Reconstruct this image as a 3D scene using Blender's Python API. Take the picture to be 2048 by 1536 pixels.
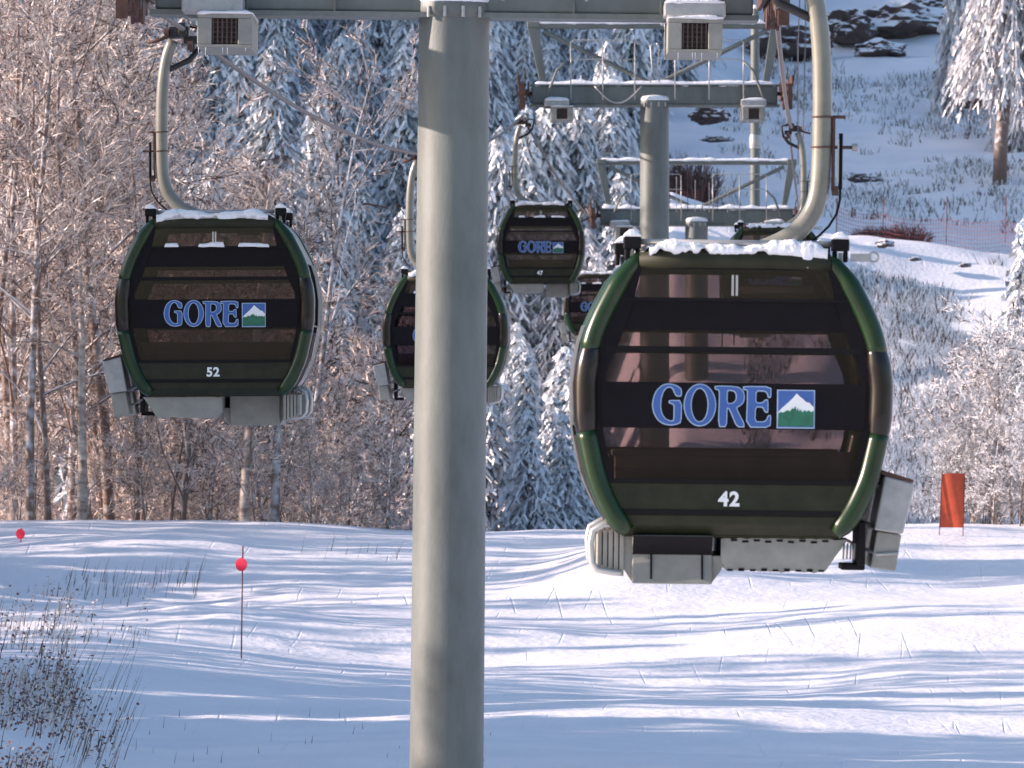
import bpy, bmesh, math, random, bisect
import numpy as np
from mathutils import Vector, Matrix, Quaternion

for o in list(bpy.data.objects):
    bpy.data.objects.remove(o)
scene = bpy.context.scene
C = scene.collection

# ------------------------------------------------------------------ camera, sky, sun, exposure
F = 12000.0                       # focal length in photo pixels (2048 wide)
cam = bpy.data.objects.new('camera', bpy.data.cameras.new('camera'))
C.objects.link(cam)
cam.location = (0, 0, 0)
cam.rotation_euler = (math.radians(90), 0, 0)
cam.data.sensor_width = 36.0
cam.data.lens = F / 2048 * 36.0
cam.data.clip_start = 1.0
cam.data.clip_end = 4000
scene.camera = cam
cam.data.dof.use_dof = True
cam.data.dof.focus_distance = 58
cam.data.dof.aperture_fstop = 9

SUN_EL = math.radians(19)
SUN_BACK = math.radians(-2)        # the sun stands at the left, a touch in front of the picture plane (negative)
to_sun = Vector((-math.cos(SUN_BACK) * math.cos(SUN_EL), math.sin(SUN_BACK) * math.cos(SUN_EL), math.sin(SUN_EL)))
world = bpy.data.worlds.new('World')
scene.world = world
world.use_nodes = True
wn = world.node_tree
wn.nodes.clear()
sky = wn.nodes.new('ShaderNodeTexSky')
sky.sky_type = 'NISHITA'
sky.sun_disc = False
sky.sun_elevation = SUN_EL
sky.sun_rotation = math.atan2(to_sun.x, to_sun.y)
sky.air_density = 1.0
sky.dust_density = 1.6
sky.ozone_density = 2.5
bg = wn.nodes.new('ShaderNodeBackground')
bg.inputs['Strength'].default_value = 0.135
wo = wn.nodes.new('ShaderNodeOutputWorld')
wn.links.new(sky.outputs[0], bg.inputs[0])
wn.links.new(bg.outputs[0], wo.inputs[0])

sun = bpy.data.objects.new('sun', bpy.data.lights.new('sun', 'SUN'))
C.objects.link(sun)
sun.data.energy = 5.0
sun.data.angle = math.radians(0.55)
sun.data.color = (1.0, 0.80, 0.72)
sun.rotation_euler = to_sun.to_track_quat('Z', 'Y').to_euler()
sun.location = (-60, 60, 60)

scene.view_settings.view_transform = 'Standard'
scene.view_settings.look = 'None'
scene.view_settings.exposure = 0.85
scene.view_settings.gamma = 1.0
scene.view_settings.use_curve_mapping = False

# ------------------------------------------------------------------ helpers
def P(px, py, D):
    return Vector(((px - 1024) / F * D, D, (768 - py) / F * D))

def tag(o, label=None, cat=None, group=None, kind=None):
    if label: o['label'] = label
    if cat: o['category'] = cat
    if group: o['group'] = group
    if kind: o['kind'] = kind
    return o

def thing(name, label, cat, loc=(0, 0, 0), rz=0.0, group=None):
    o = bpy.data.objects.new(name, None)
    o.empty_display_size = 0.3
    C.objects.link(o)
    o.location = loc
    o.rotation_euler = (0, 0, rz)
    return tag(o, label, cat, group)

def link_mesh(name, me, parent=None):
    o = bpy.data.objects.new(name, me)
    C.objects.link(o)
    if parent is not None:
        o.parent = parent
    return o

class MB:
    def __init__(self):
        self.v = []; self.f = []; self.m = []
    def add(self, vs, fs, mi=0):
        b = len(self.v)
        self.v.extend([tuple(p) for p in vs])
        self.f.extend([tuple(i + b for i in q) for q in fs])
        self.m.extend([mi] * len(fs))
    def box(self, x0, x1, y0, y1, z0, z1, mi=0, M=None):
        vs = [Vector(p) for p in ((x0,y0,z0),(x1,y0,z0),(x1,y1,z0),(x0,y1,z0),(x0,y0,z1),(x1,y0,z1),(x1,y1,z1),(x0,y1,z1))]
        if M is not None: vs = [M @ p for p in vs]
        self.add(vs, [(0,3,2,1),(4,5,6,7),(0,1,5,4),(1,2,6,5),(2,3,7,6),(3,0,4,7)], mi)
    def tube(self, pts, r, n=8, mi=0, cap=True, sy=1.0):
        pts = [Vector(p) for p in pts]
        k = len(pts)
        if not hasattr(r, '__len__'): r = [r] * k
        rings = []
        up = None
        for i, p in enumerate(pts):
            t = (pts[min(i + 1, k - 1)] - pts[max(i - 1, 0)])
            if t.length < 1e-9: t = Vector((0, 0, 1))
            t.normalize()
            if up is None:
                a = Vector((0, 1, 0)) if abs(t.y) < 0.9 else Vector((1, 0, 0))
                up = (a - t * a.dot(t)).normalized()
            else:
                up = (up - t * up.dot(t))
                up = up.normalized() if up.length > 1e-6 else t.orthogonal().normalized()
            s = t.cross(up)
            rings.append([p + up * (math.cos(2 * math.pi * j / n) * r[i] * sy) + s * (math.sin(2 * math.pi * j / n) * r[i]) for j in range(n)])
        vs = [q for ring in rings for q in ring]
        fs = []
        for i in range(k - 1):
            for j in range(n):
                a = i * n + j; b = i * n + (j + 1) % n
                fs.append((a, b, b + n, a + n))
        if cap:
            fs.append(tuple(range(n - 1, -1, -1)))
            fs.append(tuple((k - 1) * n + j for j in range(n)))
        self.add(vs, fs, mi)
    def prism_y(self, poly, y0, y1, mi=0):
        """poly: list of (x,z), extruded along y"""
        n = len(poly)
        vs = [(x, y0, z) for x, z in poly] + [(x, y1, z) for x, z in poly]
        fs = [tuple(range(n)), tuple(range(2 * n - 1, n - 1, -1))]
        for i in range(n):
            j = (i + 1) % n
            fs.append((i, i + n, j + n, j))
        self.add(vs, fs, mi)
    def prism_x(self, poly, x0, x1, mi=0):
        n = len(poly)
        vs = [(x0, y, z) for y, z in poly] + [(x1, y, z) for y, z in poly]
        fs = [tuple(range(n)), tuple(range(2 * n - 1, n - 1, -1))]
        for i in range(n):
            j = (i + 1) % n
            fs.append((i, i + n, j + n, j))
        self.add(vs, fs, mi)
    def lathe(self, prof, n=24, mi=0, c=(0, 0)):
        k = len(prof)
        vs = []
        for r, z in prof:
            for j in range(n):
                a = 2 * math.pi * j / n
                vs.append((c[0] + r * math.cos(a), c[1] + r * math.sin(a), z))
        fs = []
        for i in range(k - 1):
            for j in range(n):
                a = i * n + j; b = i * n + (j + 1) % n
                fs.append((a, b, b + n, a + n))
        fs.append(tuple(range(n - 1, -1, -1)))
        fs.append(tuple((k - 1) * n + j for j in range(n)))
        self.add(vs, fs, mi)
    def mesh(self, name, mats, smooth=False):
        me = bpy.data.meshes.new(name)
        me.from_pydata(self.v, [], self.f)
        if not isinstance(mats, (list, tuple)): mats = [mats]
        for m in mats: me.materials.append(m)
        me.polygons.foreach_set('material_index', self.m)
        if smooth is not False:
            me.polygons.foreach_set('use_smooth', [True] * len(self.f))
        me.update()
        bm = bmesh.new(); bm.from_mesh(me)
        bmesh.ops.recalc_face_normals(bm, faces=bm.faces)
        if smooth is not False and smooth is not True:
            for e in bm.edges:
                if len(e.link_faces) == 2 and e.calc_face_angle(0) > math.radians(smooth):
                    e.smooth = False
        bm.to_mesh(me); bm.free()
        return me
    def build(self, name, mats, parent=None, smooth=False, bevel=0.0):
        o = link_mesh(name, self.mesh(name, mats, smooth), parent)
        if bevel:
            b = o.modifiers.new('bevel', 'BEVEL'); b.width = bevel; b.segments = 2; b.limit_method = 'ANGLE'
        return o

# ---- value noise in numpy
def _h(ix, iy, s):
    n = (ix * 374761393 + iy * 668265263 + s * 974634777) & 0xffffffff
    n = ((n ^ (n >> 13)) * 1274126177) & 0xffffffff
    return ((n ^ (n >> 16)) & 0xffff) / 65535.0
def vnoise(x, y, s=0):
    x = np.asarray(x, float); y = np.asarray(y, float)
    ix = np.floor(x).astype(np.int64); iy = np.floor(y).astype(np.int64)
    fx = x - ix; fy = y - iy
    fx = fx * fx * fx * (fx * (fx * 6 - 15) + 10); fy = fy * fy * fy * (fy * (fy * 6 - 15) + 10)
    a = _h(ix, iy, s); b = _h(ix + 1, iy, s); c = _h(ix, iy + 1, s); d = _h(ix + 1, iy + 1, s)
    return (a + (b - a) * fx) * (1 - fy) + (c + (d - c) * fx) * fy - 0.5
def fbm(x, y, s=0, o=4):
    t = 0; a = 1.0
    for k in range(o):
        t = t + a * vnoise(x * 2 ** k + k * 17.3, y * 2 ** k - k * 9.1, s + k)
        a *= 0.5
    return t

# ------------------------------------------------------------------ materials
def mat(name, col, rough=0.5, metal=0.0, coat=0.0, var=0.0, vscale=6.0, bump=0.0, bscale=40.0, col2=None, spec=0.5, stretch=(1, 1, 1)):
    m = bpy.data.materials.new(name); m.use_nodes = True
    nt = m.node_tree; b = nt.nodes['Principled BSDF']
    b.inputs['Base Color'].default_value = (*col, 1)
    b.inputs['Roughness'].default_value = rough
    b.inputs['Metallic'].default_value = metal
    b.inputs['Coat Weight'].default_value = coat
    b.inputs['Coat Roughness'].default_value = 0.08
    b.inputs['Specular IOR Level'].default_value = spec
    tc = nt.nodes.new('ShaderNodeTexCoord')
    mp = nt.nodes.new('ShaderNodeMapping'); mp.inputs['Scale'].default_value = stretch
    nt.links.new(tc.outputs['Object'], mp.inputs[0])
    if var or col2:
        n = nt.nodes.new('ShaderNodeTexNoise'); n.inputs['Scale'].default_value = vscale; n.inputs['Detail'].default_value = 6
        n.inputs['Roughness'].default_value = 0.65
        nt.links.new(mp.outputs[0], n.inputs[0])
        r = nt.nodes.new('ShaderNodeValToRGB')
        c2 = col2 if col2 else tuple(c * (1 - var) for c in col)
        r.color_ramp.elements[0].position = 0.35; r.color_ramp.elements[0].color = (*c2, 1)
        r.color_ramp.elements[1].position = 0.62; r.color_ramp.elements[1].color = (*col, 1)
        nt.links.new(n.outputs[0], r.inputs[0]); nt.links.new(r.outputs[0], b.inputs['Base Color'])
    if bump:
        n2 = nt.nodes.new('ShaderNodeTexNoise'); n2.inputs['Scale'].default_value = bscale; n2.inputs['Detail'].default_value = 5
        nt.links.new(mp.outputs[0], n2.inputs[0])
        bp = nt.nodes.new('ShaderNodeBump'); bp.inputs['Strength'].default_value = 1.0; bp.inputs['Distance'].default_value = bump
        nt.links.new(n2.outputs[0], bp.inputs['Height']); nt.links.new(bp.outputs[0], b.inputs['Normal'])
    return m

def snow_topped(name, under, under2, snow=(0.80, 0.81, 0.85), lo=0.15, hi=0.5, rough=0.7, nscale=8.0, bump=0.01):
    """bark, rock or twig with snow lying on whatever faces up"""
    m = bpy.data.materials.new(name); m.use_nodes = True
    nt = m.node_tree; b = nt.nodes['Principled BSDF']; L = nt.links.new
    b.inputs['Roughness'].default_value = rough
    geo = nt.nodes.new('ShaderNodeNewGeometry'); sp = nt.nodes.new('ShaderNodeSeparateXYZ'); L(geo.outputs['Normal'], sp.inputs[0])
    tc = nt.nodes.new('ShaderNodeTexCoord')
    n = nt.nodes.new('ShaderNodeTexNoise'); n.inputs['Scale'].default_value = nscale; n.inputs['Detail'].default_value = 5
    L(tc.outputs['Object'], n.inputs[0])
    ad = nt.nodes.new('ShaderNodeMath'); ad.operation = 'MULTIPLY_ADD'; ad.inputs[1].default_value = 1.1; L(n.outputs[0], ad.inputs[0]); L(sp.outputs[2], ad.inputs[2])
    mr = nt.nodes.new('ShaderNodeMapRange'); mr.inputs['From Min'].default_value = lo + 0.55; mr.inputs['From Max'].default_value = hi + 0.55
    L(ad.outputs[0], mr.inputs[0])
    n2 = nt.nodes.new('ShaderNodeTexNoise'); n2.inputs['Scale'].default_value = nscale * 0.6; n2.inputs['Detail'].default_value = 6
    L(tc.outputs['Object'], n2.inputs[0])
    mx0 = nt.nodes.new('ShaderNodeMix'); mx0.data_type = 'RGBA'; mx0.inputs[6].default_value = (*under, 1); mx0.inputs[7].default_value = (*under2, 1)
    L(n2.outputs[0], mx0.inputs[0])
    mx = nt.nodes.new('ShaderNodeMix'); mx.data_type = 'RGBA'; mx.inputs[7].default_value = (*snow, 1)
    L(mr.outputs[0], mx.inputs[0]); L(mx0.outputs[2], mx.inputs[6]); L(mx.outputs[2], b.inputs['Base Color'])
    bp = nt.nodes.new('ShaderNodeBump'); bp.inputs['Distance'].default_value = bump; L(n.outputs[0], bp.inputs['Height']); L(bp.outputs[0], b.inputs['Normal'])
    return m

def tinted_glass(name, tint, gloss=0.06):
    m = bpy.data.materials.new(name); m.use_nodes = True
    nt = m.node_tree; nt.nodes.clear(); L = nt.links.new
    out = nt.nodes.new('ShaderNodeOutputMaterial')
    tr = nt.nodes.new('ShaderNodeBsdfTransparent'); tr.inputs[0].default_value = (*tint, 1)
    gl = nt.nodes.new('ShaderNodeBsdfGlossy'); gl.inputs['Roughness'].default_value = 0.03; gl.inputs[0].default_value = (0.9, 0.9, 0.9, 1)
    df = nt.nodes.new('ShaderNodeBsdfDiffuse'); df.inputs[0].default_value = (0.14, 0.105, 0.11, 1)
    a = nt.nodes.new('ShaderNodeMixShader'); a.inputs[0].default_value = 0.035; L(tr.outputs[0], a.inputs[1]); L(df.outputs[0], a.inputs[2])
    fr = nt.nodes.new('ShaderNodeFresnel'); fr.inputs[0].default_value = 1.45
    x = nt.nodes.new('ShaderNodeMixShader'); L(fr.outputs[0], x.inputs[0]); L(a.outputs[0], x.inputs[1]); L(gl.outputs[0], x.inputs[2])
    L(x.outputs[0], out.inputs[0])
    return m

def snow_ground():
    m = bpy.data.materials.new('snow_ground'); m.use_nodes = True
    nt = m.node_tree; b = nt.nodes['Principled BSDF']; L = nt.links.new
    b.inputs['Roughness'].default_value = 0.55; b.inputs['Specular IOR Level'].default_value = 0.3
    tc = nt.nodes.new('ShaderNodeTexCoord')
    n = nt.nodes.new('ShaderNodeTexNoise'); n.inputs['Scale'].default_value = 0.5; n.inputs['Detail'].default_value = 6; L(tc.outputs['Object'], n.inputs[0])
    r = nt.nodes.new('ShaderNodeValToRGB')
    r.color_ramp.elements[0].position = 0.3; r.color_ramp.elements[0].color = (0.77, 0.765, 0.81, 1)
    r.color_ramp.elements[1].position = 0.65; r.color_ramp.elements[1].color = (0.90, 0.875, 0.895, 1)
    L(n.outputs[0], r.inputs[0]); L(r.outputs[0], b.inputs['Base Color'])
    # fine crust + scattered ski tracks running roughly down the slope
    n1 = nt.nodes.new('ShaderNodeTexNoise'); n1.inputs['Scale'].default_value = 7; n1.inputs['Detail'].default_value = 7; L(tc.outputs['Object'], n1.inputs[0])
    b1 = nt.nodes.new('ShaderNodeBump'); b1.inputs['Distance'].default_value = 0.028; b1.inputs['Strength'].default_value = 0.8; L(n1.outputs[0], b1.inputs['Height'])
    prev = b1
    for k, (sc, rot, dist) in enumerate(((0.5, 0.10, 1.2), (0.42, -0.22, 1.8), (0.6, 0.5, 1.0))):
        mp = nt.nodes.new('ShaderNodeMapping'); mp.inputs['Rotation'].default_value = (0, 0, rot); mp.inputs['Scale'].default_value = (1.0, 0.12, 1.0); L(tc.outputs['Object'], mp.inputs[0])
        w = nt.nodes.new('ShaderNodeTexWave'); w.wave_type = 'BANDS'; w.bands_direction = 'X'
        w.inputs['Scale'].default_value = sc; w.inputs['Distortion'].default_value = dist * 2; w.inputs['Detail'].default_value = 1.5; w.inputs['Detail Scale'].default_value = 0.6
        L(mp.outputs[0], w.inputs[0])
        cr = nt.nodes.new('ShaderNodeValToRGB')
        cr.color_ramp.elements[0].position = 0.0; cr.color_ramp.elements[0].color = (0, 0, 0, 1)
        cr.color_ramp.elements[1].position = 0.008; cr.color_ramp.elements[1].color = (1, 1, 1, 1)
        L(w.outputs[1], cr.inputs[0])
        nm = nt.nodes.new('ShaderNodeTexNoise'); nm.inputs['Scale'].default_value = 0.35 + 0.1 * k; L(tc.outputs['Object'], nm.inputs[0])
        mr = nt.nodes.new('ShaderNodeMapRange'); mr.inputs['From Min'].default_value = 0.57; mr.inputs['From Max'].default_value = 0.68; L(nm.outputs[0], mr.inputs[0])
        bb = nt.nodes.new('ShaderNodeBump'); bb.inputs['Distance'].default_value = 0.007; L(mr.outputs[0], bb.inputs['Strength'])
        L(cr.outputs[0], bb.inputs['Height']); L(prev.outputs[0], bb.inputs['Normal']); prev = bb
    L(prev.outputs[0], b.inputs['Normal'])
    return m

M = {}
M['snowground'] = snow_ground()
M['snow'] = mat('snow', (0.86, 0.86, 0.89), 0.6, bump=0.02, bscale=22)
M['tower'] = mat('tower_grey_paint', (0.160, 0.176, 0.162), 0.5, var=0.34, vscale=2.2, bump=0.002, bscale=60, stretch=(1, 1, 0.35))
M['steel'] = mat('galvanised_steel', (0.42, 0.42, 0.41), 0.42, metal=0.35, var=0.25, vscale=9)
M['darksteel'] = mat('dark_steel', (0.035, 0.032, 0.032), 0.45, metal=0.3, var=0.4, vscale=14)
M['rust'] = mat('rusty_brown', (0.10, 0.045, 0.03), 0.7, var=0.5, vscale=15)
M['rubber'] = mat('black_rubber', (0.008, 0.007, 0.008), 0.7, var=0.3, vscale=10, spec=0.2)
M['green'] = mat('green_shell', (0.011, 0.034, 0.007), 0.28, coat=0.10, var=0.35, vscale=5, spec=0.35)
M['brown'] = mat('brown_bumper', (0.013, 0.009, 0.007), 0.24, coat=0.1, var=0.35, vscale=6, spec=0.35)
M['olive'] = mat('dark_olive_panel', (0.028, 0.029, 0.015), 0.6, var=0.35, vscale=7, spec=0.25)
M['black'] = mat('black_band', (0.008, 0.006, 0.008), 0.6, var=0.3, vscale=8, spec=0.15)
M['grille'] = mat('brown_grille', (0.10, 0.065, 0.055), 0.7, var=0.4, vscale=20)
M['paneling'] = mat('light_grey_panel', (0.30, 0.295, 0.26), 0.6, var=0.22, vscale=6)
M['alu'] = mat('aluminium_tube', (0.55, 0.53, 0.50), 0.3, metal=0.5, var=0.15, vscale=12)
M['hanger'] = mat('hanger_paint', (0.205, 0.20, 0.165), 0.34, coat=0.3, var=0.22, vscale=5)
M['seat'] = mat('seat_brown', (0.17, 0.125, 0.11), 0.6, var=0.3, vscale=6)
M['glass'] = tinted_glass('tinted_glass', (0.64, 0.585, 0.59))
M['lblue'] = mat('logo_blue', (0.045, 0.115, 0.36), 0.5)
M['llight'] = mat('logo_light_edge', (0.44, 0.57, 0.72), 0.5)
M['lgreen'] = mat('logo_green', (0.02, 0.16, 0.09), 0.5, var=0.3, vscale=30)
M['lwhite'] = mat('logo_white', (0.80, 0.82, 0.80), 0.5)
M['rope'] = mat('steel_rope', (0.19, 0.155, 0.14), 0.6, metal=0.3, var=0.3, vscale=30)
M['needle'] = mat('frosted_needles', (0.26, 0.30, 0.33), 0.7, var=0.70, vscale=2.2)
M['fsnow'] = mat('frosted_fronds', (0.86, 0.88, 0.91), 0.6, var=0.15, vscale=2.5)
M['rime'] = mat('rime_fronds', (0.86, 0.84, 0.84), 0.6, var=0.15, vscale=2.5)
M['rimeshade'] = mat('rime_inner_shaded', (0.42, 0.38, 0.40), 0.7, var=0.5, vscale=4)  # darker copy of the rime, shade between the boughs put into its colour
M['bark'] = snow_topped('bark', (0.12, 0.075, 0.055), (0.24, 0.17, 0.14), lo=0.02, hi=0.4, nscale=5)
M['birch'] = mat('birch_bark', (0.62, 0.53, 0.45), 0.6, col2=(0.16, 0.11, 0.09), vscale=3.0, stretch=(1, 1, 2.2))
M['twigf'] = mat('frosted_twigs', (0.82, 0.70, 0.64), 0.35, var=0.35, vscale=4)
M['twigb'] = mat('brown_twigs', (0.13, 0.085, 0.07), 0.6, var=0.5, vscale=6)
M['rock'] = snow_topped('rock', (0.030, 0.022, 0.022), (0.11, 0.07, 0.06), lo=0.45, hi=0.7, nscale=1.6, bump=0.15)
M['bush'] = mat('red_brown_twigs', (0.17, 0.07, 0.06), 0.7, var=0.4, vscale=8)
M['weed'] = mat('dry_weed', (0.15, 0.115, 0.105), 0.7, var=0.4, vscale=8)
M['leaf'] = mat('dead_leaf', (0.26, 0.09, 0.06), 0.7, var=0.5, vscale=8)
M['orange'] = mat('orange_fabric', (0.62, 0.09, 0.035), 0.7, var=0.25, vscale=4)
M['disc'] = mat('fluorescent_disc', (0.92, 0.02, 0.07), 0.5)
M['bamboo'] = mat('bamboo', (0.16, 0.045, 0.035), 0.6, var=0.3, vscale=10)
M['net'] = mat('orange_net', (0.50, 0.13, 0.11), 0.7, var=0.3, vscale=3)

# ------------------------------------------------------------------ ground
def _smooth_profile(xs, zs, sig):
    g = np.arange(-40, 1600, 0.5)
    z = np.interp(g, xs, zs)
    k = np.arange(-int(4 * sig / .5), int(4 * sig / .5) + 1) * .5
    w = np.exp(-k * k / (2 * sig * sig)); w /= w.sum()
    zz = np.convolve(np.pad(z, len(k) // 2, mode='edge'), w, mode='valid')
    return g, zz
FR = _smooth_profile([-40, 0, 30, 50, 60, 70, 80, 90, 100, 106, 109, 114, 122, 135, 150, 1600],
                     [-6, -5.6, -4.9, -4.2, -3.98, -3.80, -3.62, -3.24, -2.78, -2.50, -2.55, -3.3, -4.7, -5.3, -5.6, -5.6], 1.2)
LF = _smooth_profile([150, 165, 185, 200, 250, 300, 400, 700, 1600], [0, 0.6, 6.0, 10.0, 20.5, 33, 58, 120, 190], 2.5)
RT = _smooth_profile([150, 158, 185, 187, 197, 205, 250, 256, 264, 400, 700, 1600], [0, 0.6, 10.4, 10.5, 10.35, 11.6, 19.7, 21.4, 26, 58, 120, 190], 1.1)
def sst(a):
    a = np.clip(a, 0, 1); return a * a * (3 - 2 * a)
def gs(X, Y, cx, cy, sx, sy, a):
    return a * np.exp(-((X - cx) / sx) ** 2 - ((Y - cy) / sy) ** 2)
def xb(Y):
    return np.interp(Y, [150, 185, 200, 250, 300], [3.4, 3.4, 4.2, 9.6, 15])
def ground(X, Y):
    X = np.asarray(X, float); Y = np.asarray(Y, float)
    z = np.interp(Y, FR[0], FR[1])
    w = sst((X - xb(Y) + 1.0) / 2.5)
    edge = np.where(X < 9.5, (9.5 - X) * 0.24, (9.5 - X) * 0.13) * np.exp(-((Y - 190) / 18.0) ** 2)
    mt = np.interp(Y, LF[0], LF[1]) * (1 - w) + (np.interp(Y, RT[0], RT[1]) + np.clip(edge, -3, 2)) * w
    z = z + mt
    z = z + 34 * sst((-X - 32) / 46) * sst((Y - 170) / 16)          # unseen mountain shoulder on the left, added to shade the slopes
    far = sst((Y - 112) / 30)
    z = z + far * (0.9 * fbm(X / 14, Y / 14, 3, 4) * sst((np.abs(X) + Y - 150) / 40) + (0.28 + 0.3 * sst((Y - 155) / 8) * sst((186 - Y) / 8) * sst((X - 6) / 3)) * fbm(X / 2.6, Y / 2.6, 8, 3))
    near = 1 - far
    z = z + near * (0.42 * fbm(X / 7.5, Y / 8.5, 21, 2) + 0.06 * fbm(X / 1.8, Y / 2.6, 5, 3) + 0.16 * np.clip(sst((-X - 1.5) / 3) * (1 - 0 * Y), 0, 1) * np.clip(fbm(X / 1.1, Y / 1.6, 15, 4), 0, 1) * np.exp(-((Y - 88) / 9) ** 2) + 0.012 * fbm(X / 0.35, Y / 0.4, 12, 2))
    z = z + gs(X, Y, -6.0, 99.5, 2.9, 2.6, 0.30) + gs(X, Y, -6.4, 91.5, 3.6, 3.2, -0.50)
    z = z + gs(X, Y, 1.7, 97, 0.9, 4.0, 0.38) + gs(X, Y, -4.2, 85.5, 1.3, 1.8, 0.22) + gs(X, Y, -1.6, 84.0, 2.8, 1.6, 0.12)
    z = z + gs(X, Y, -6.0, 61, 1.6, 6.0, 0.35)
    return z
def gz(x, y):
    if GZ is None: return float(ground(x, y))
    i = bisect.bisect_right(gxl, x) - 1; j = bisect.bisect_right(gyl, y) - 1
    i = min(max(i, 0), nx - 2); j = min(max(j, 0), ny - 2)
    u = (x - gxl[i]) / (gxl[i + 1] - gxl[i]); v = (y - gyl[j]) / (gyl[j + 1] - gyl[j])
    a, b = GZL[j], GZL[j + 1]
    return (a[i] * (1 - u) + a[i + 1] * u) * (1 - v) + (b[i] * (1 - u) + b[i + 1] * u) * v
GZ = None

def axis(parts):
    out = []
    for a, b, s in parts:
        n = max(1, int(round((b - a) / s)))
        out += list(np.linspace(a, b, n, endpoint=False))
    out.append(parts[-1][1])
    return np.array(out)
gx = axis([(-700, -120, 40), (-120, -30, 4), (-30, -12, .8), (-12, 12, .13), (12, 30, .8), (30, 120, 6), (120, 700, 40)])
gy = axis([(-60, 40, 6), (40, 56, 1), (56, 109, .13), (109, 150, .7), (150, 280, .5), (280, 420, 5), (420, 1500, 50)])
GX, GY = np.meshgrid(gx, gy)
GZ = ground(GX, GY)
nx, ny = len(gx), len(gy)
gxl = gx.tolist(); gyl = gy.tolist(); GZL = GZ.tolist()
vv = np.stack([GX.ravel(), GY.ravel(), GZ.ravel()], 1)
ii = np.arange(ny - 1)[:, None] * nx + np.arange(nx - 1)[None, :]
ff = np.stack([ii, ii + 1, ii + nx + 1, ii + nx], -1).reshape(-1, 4)
me = bpy.data.meshes.new('snow_ground')
me.vertices.add(len(vv)); me.vertices.foreach_set('co', vv.ravel())
me.loops.add(len(ff) * 4); me.loops.foreach_set('vertex_index', ff.ravel().astype(np.int32))
me.polygons.add(len(ff)); me.polygons.foreach_set('loop_start', np.arange(0, len(ff) * 4, 4, dtype=np.int32))
me.polygons.foreach_set('use_smooth', np.ones(len(ff), bool))
me.update(calc_edges=True); me.validate()
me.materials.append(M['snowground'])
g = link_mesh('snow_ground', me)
tag(g, kind='structure')

# ------------------------------------------------------------------ lift towers
def snow_strip(mb, x0, x1, y0, y1, z, h, seed, step=0.06, over=0.03):
    """lumpy snow lying along a beam; a closed little loaf"""
    n = max(2, int((x1 - x0) / step))
    prof = [(-1.0, -0.25), (-1.02, 0.25), (-0.75, 0.8), (0, 1.0), (0.75, 0.8), (1.02, 0.25), (1.0, -0.25)]
    cy = (y0 + y1) / 2; hw = (y1 - y0) / 2 + over
    vs = []
    for i in range(n + 1):
        x = x0 + (x1 - x0) * i / n
        hh = h * (1.0 + 1.1 * float(fbm(x * 3.1 + seed, seed * 1.7, 4, 3)))
        dr = 1 + 2.5 * max(0, float(fbm(x * 6 + seed * 3, 2.0, 9, 2)))
        if i in (0, n): hh *= 0.25
        for a, b in prof:
            vs.append((x, cy + a * hw, z + (b * hh if b > 0 else b * h * dr)))
    k = len(prof); fs = []
    for i in range(n):
        for j in range(k):
            a = i * k + j; b = i * k + (j + 1) % k
            fs.append((a, b, b + k, a + k))
    fs.append(tuple(range(k))); fs.append(tuple(n * k + j for j in range(k - 1, -1, -1)))
    mb.add(vs, fs)

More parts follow.
